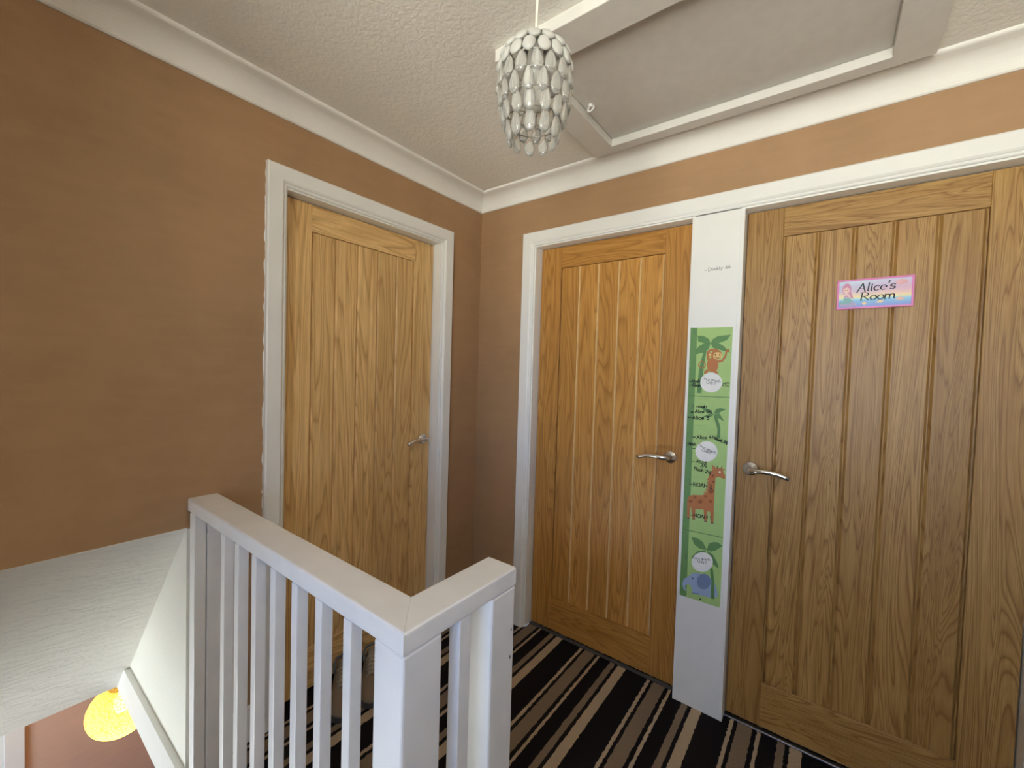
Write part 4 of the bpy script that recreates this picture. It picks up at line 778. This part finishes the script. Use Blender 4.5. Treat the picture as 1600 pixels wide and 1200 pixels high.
for ti, (z, r, n, L, w, tilt, k) in enumerate(tiers):
    proto = None
    for i in range(n):
        th = 2*PI*(i + .5*(ti % 2))/n + .05
        if proto is None: o = proto = drop(L, w, M[k])
        else: o = proto.copy(); COL.objects.link(o); o.parent = pl
        o.location = (r*math.cos(th), r*math.sin(th), z-H)
        o.rotation_euler = (math.radians(tilt), random.uniform(-.05, .05), th - PI/2)
        # local y points outward after the turn

# ------------------------------------------------------------------ downstairs globe lamp (lit)
gx, gy, gz = -1.393, -1.291, -.547
gl = thing('globe_pendant_lamp', 'lit yellow crackled globe lamp hanging downstairs below the landing', 'pendant lamp', (gx, gy, HZ))
mb = MB(); mb.tube([(0, 0, 0), (0, 0, gz-HZ+.13)], .004, 8); mb.build('cable', M['cable'], gl)
mb = MB(); prof = []
for i in range(21):
    t = math.radians(22 + (180-22)*i/20); prof.append((.145*math.sin(t), gz-HZ+.135*math.cos(t)))
mb.lathe(prof, 40)
m, nt, p = new_mat('yellow crackle glass')
tc = N(nt, 'ShaderNodeTexCoord'); v = N(nt, 'ShaderNodeTexVoronoi', feature='DISTANCE_TO_EDGE'); v.inputs['Scale'].default_value = 55
nt.links.new(tc.outputs['Object'], v.inputs['Vector'])
r_ = ramp(nt, [(0, (.55, .28, .03)), (.12, (1.0, .66, .13))]); nt.links.new(v.outputs['Distance'], r_.inputs[0])
tr = N(nt, 'ShaderNodeBsdfTranslucent'); tp = N(nt, 'ShaderNodeBsdfTransparent'); em = N(nt, 'ShaderNodeEmission')
nt.links.new(r_.outputs[0], tr.inputs['Color']); nt.links.new(r_.outputs[0], em.inputs['Color']); em.inputs['Strength'].default_value = .45
nt.links.new(r_.outputs[0], tp.inputs['Color'])
mx = N(nt, 'ShaderNodeMixShader'); mx.inputs[0].default_value = .5; nt.links.new(tr.outputs[0], mx.inputs[1]); nt.links.new(tp.outputs[0], mx.inputs[2])
sa = N(nt, 'ShaderNodeAddShader'); nt.links.new(mx.outputs[0], sa.inputs[0]); nt.links.new(em.outputs[0], sa.inputs[1])
nt.links.new(sa.outputs[0], nt.nodes['Material Output'].inputs[0])
mb.build('shade', m, gl)
mb = MB(); mb.lathe([(0, gz-HZ+.10), (.014, gz-HZ+.09), (.03, gz-HZ+.05), (.034, gz-HZ+.02), (.024, gz-HZ-.01), (0, gz-HZ-.018)], 20)
m, nt, p = new_mat('glowing bulb'); p.inputs['Emission Color'].default_value = (1, .85, .55, 1); p.inputs['Emission Strength'].default_value = 14
mb.build('bulb', m, gl)

# ------------------------------------------------------------------ trainers by the first door
def trainer(loc, rz, label):
    t = thing('trainer', label, 'shoe', loc, (0, 0, rz), 'pair of trainers by the single door')
    # local: toe towards +x, heel at x = 0, length .275
    L = .275
    st = [(0.0, .020, .075), (.02, .033, .088), (.06, .037, .092), (.10, .038, .090), (.14, .042, .080), (.18, .047, .066), (.22, .046, .054), (.25, .038, .045), (.268, .022, .036), (.275, .006, .028)]
    mb = MB(); tmp = bmesh.new(); rings = []; n = 16
    for x, w, h in st:
        ring = []
        for i in range(n):
            a = PI*i/(n-1)
            ca, sa_ = math.cos(a), math.sin(a)
            ring.append(tmp.verts.new((x, w*math.copysign(abs(ca)**.75, ca), .022 + (h-.022)*sa_**.8)))
        rings.append(ring)
    for a, b_ in zip(rings, rings[1:]):
        for i in range(n-1):
            xm = (a[i].co.x + b_[i].co.x)/2
            if .015 < xm < .085 and 4 <= i <= 10: continue       # foot opening
            f = tmp.faces.new((a[i], a[i+1], b_[i+1], b_[i])); f.smooth = True
    tmp.faces.new(rings[0]); tmp.faces.new(rings[-1])
    bmesh.ops.recalc_face_normals(tmp, faces=tmp.faces[:])
    mb.merge(tmp); up = mb.build('upper', flat('taupe suede', (.20, .15, .10), .8), t)
    sd = up.modifiers.new('thick', 'SOLIDIFY'); sd.thickness = .004; sd.offset = -1
    mb = MB()
    out = [(x, w+.004) for x, w, h in st]; poly = [(x, -w) for x, w in out] + [(x, w) for x, w in out[::-1]]
    mb.prism(poly, lambda a, b, d: (a, b, d), .026); mb.build('sole', flat('grey rubber sole', (.06, .055, .05), .7), t, bevel=.004)
    mb = MB(); mb.box(.012, .112, -.028, .028, .026, .034, .003); mb.build('insole', flat('dark lining', (.05, .06, .08), .9), t)
    mb = MB(); tmp = bmesh.new()
    q = [(.070, .115), (.085, .104), (.11, .094), (.15, .080), (.175, .071)]; rows = []
    for i, (x, z) in enumerate(q):
        w = .020-.002*i; rows.append([tmp.verts.new((x, -w, z-.004)), tmp.verts.new((x, 0, z+.003)), tmp.verts.new((x, w, z-.004))])
    for a, b_ in zip(rows, rows[1:]):
        for i in range(2): f = tmp.faces.new((a[i], a[i+1], b_[i+1], b_[i])); f.smooth = True
    mb.merge(tmp); tg = mb.build('tongue', flat('pale lining', (.26, .22, .17), .9), t)
    sd = tg.modifiers.new('thick', 'SOLIDIFY'); sd.thickness = .005
    mb = MB()
    for k in range(5):
        x = .096 + k*.017; z = .1005 - k*.0062
        mb.tube([(x, -.026+.001*k, z-.010), (x+.004, -.010, z+.002), (x+.010, .010, z+.001), (x+.012, .026-.001*k, z-.012)], .0026, 6)
        mb.tube([(x+.001, .026-.001*k, z-.010), (x+.005, .010, z+.003), (x+.011, -.010, z+.002), (x+.012, -.026+.001*k, z-.012)], .0026, 6)
    mb.build('laces', flat('cream laces', (.36, .31, .23), .8), t)
    mb = MB()
    mb.tube([(.088, .034, .074), (.05, .037, .084), (.02, .031, .090), (.004, .0, .092), (.02, -.031, .090), (.05, -.037, .084), (.088, -.034, .074)], .005, 8)
    mb.build('collar', flat('blue grey collar', (.11, .13, .15), .8), t)
    return t
trainer((-.035, -.795, 0), math.radians(-33), 'taupe trainer with cream laces, of the pair by the door the one nearer the stairwell')
trainer((.000, -.672, 0), math.radians(-36), 'taupe trainer with cream laces, of the pair by the door the one further from stairwell')

# ------------------------------------------------------------------ daylight: sky above, sunlit ground below, seen through the windows
wd = bpy.data.worlds.new('World'); scene.world = wd; wd.use_nodes = True
nt = wd.node_tree; bg = nt.nodes['Background']
tc = N(nt, 'ShaderNodeTexCoord'); sp = N(nt, 'ShaderNodeSeparateXYZ'); nt.links.new(tc.outputs['Generated'], sp.inputs[0])
mr = N(nt, 'ShaderNodeMapRange'); mr.inputs['From Min'].default_value = -.5; mr.inputs['From Max'].default_value = .5
nt.links.new(sp.outputs['Z'], mr.inputs['Value'])
r = ramp(nt, [(0, (1.75, 1.68, 1.45)), (.28, (1.62, 1.62, 1.45)), (.40, (.98, 1.02, .95)), (.50, (.84, .92, .92)), (.53, (.47, .66, .98)), (.58, (.23, .40, .82)), (.66, (.11, .22, .48)), (1, (.06, .13, .28))])
nt.links.new(mr.outputs[0], r.inputs[0]); nt.links.new(r.outputs[0], bg.inputs['Color']); bg.inputs['Strength'].default_value = WORLD
def portal(name, loc, sx, sy):
    l = bpy.data.lights.new(name, 'AREA'); l.shape = 'RECTANGLE'; l.size = sx; l.size_y = sy; l.cycles.is_portal = True
    o = bpy.data.objects.new(name, l); COL.objects.link(o); o.location = loc; o.rotation_euler = (math.radians(90), 0, 0)
portal('window_daylight', ((WX0+WX1)/2, YF-.09, (WZ0+WZ1)/2), WX1-WX0, WZ1-WZ0)
portal('added_stair_window_portal', ((VX0+VX1)/2, YS-.09, (VZ0+VZ1)/2), VX1-VX0, VZ1-VZ0)  # daylight through the low window added for the stairwell
portal('added_front_door_portal', ((FX0+FX1)/2, HY0-.09, (HF+FZ1)/2), FX1-FX0, FZ1-HF)  # daylight through the added front door glazing
pt = bpy.data.lights.new('globe_bulb_light', 'POINT'); pt.energy = 12; pt.color = (1, .80, .55); pt.shadow_soft_size = .04
po = bpy.data.objects.new('globe_bulb_light', pt); COL.objects.link(po); po.location = (gx, gy, gz-.06)

# ------------------------------------------------------------------ camera
cam = bpy.data.cameras.new('Camera'); co = bpy.data.objects.new('Camera', cam); COL.objects.link(co)
cam.sensor_fit = 'HORIZONTAL'; cam.sensor_width = 36; cam.lens = CAM_F*36/1600; cam.clip_start = .02
yaw, pitch, roll = CAM_R
f = Vector((-math.sin(yaw)*math.cos(pitch), math.cos(yaw)*math.cos(pitch), math.sin(pitch)))
rv = f.cross(Vector((0, 0, 1))).normalized(); uv_ = rv.cross(f)
c_, s_ = math.cos(roll), math.sin(roll)
right = c_*rv + s_*uv_; up = -s_*rv + c_*uv_
co.matrix_world = Matrix(((right.x, up.x, -f.x, CAM_P[0]), (right.y, up.y, -f.y, CAM_P[1]), (right.z, up.z, -f.z, CAM_P[2]), (0, 0, 0, 1)))
scene.camera = co

scene.view_settings.view_transform = 'Standard'; scene.view_settings.look = 'None'
scene.view_settings.gamma = 1; scene.view_settings.exposure = EXPOSURE; scene.view_settings.use_curve_mapping = False
scene.cycles.use_denoising = True
scene.cycles.max_bounces = 10; scene.cycles.diffuse_bounces = 6; scene.cycles.transmission_bounces = 8; scene.cycles.transparent_max_bounces = 12
scene.cycles.sample_clamp_indirect = 6; scene.cycles.caustics_refractive = True; scene.cycles.blur_glossy = .5
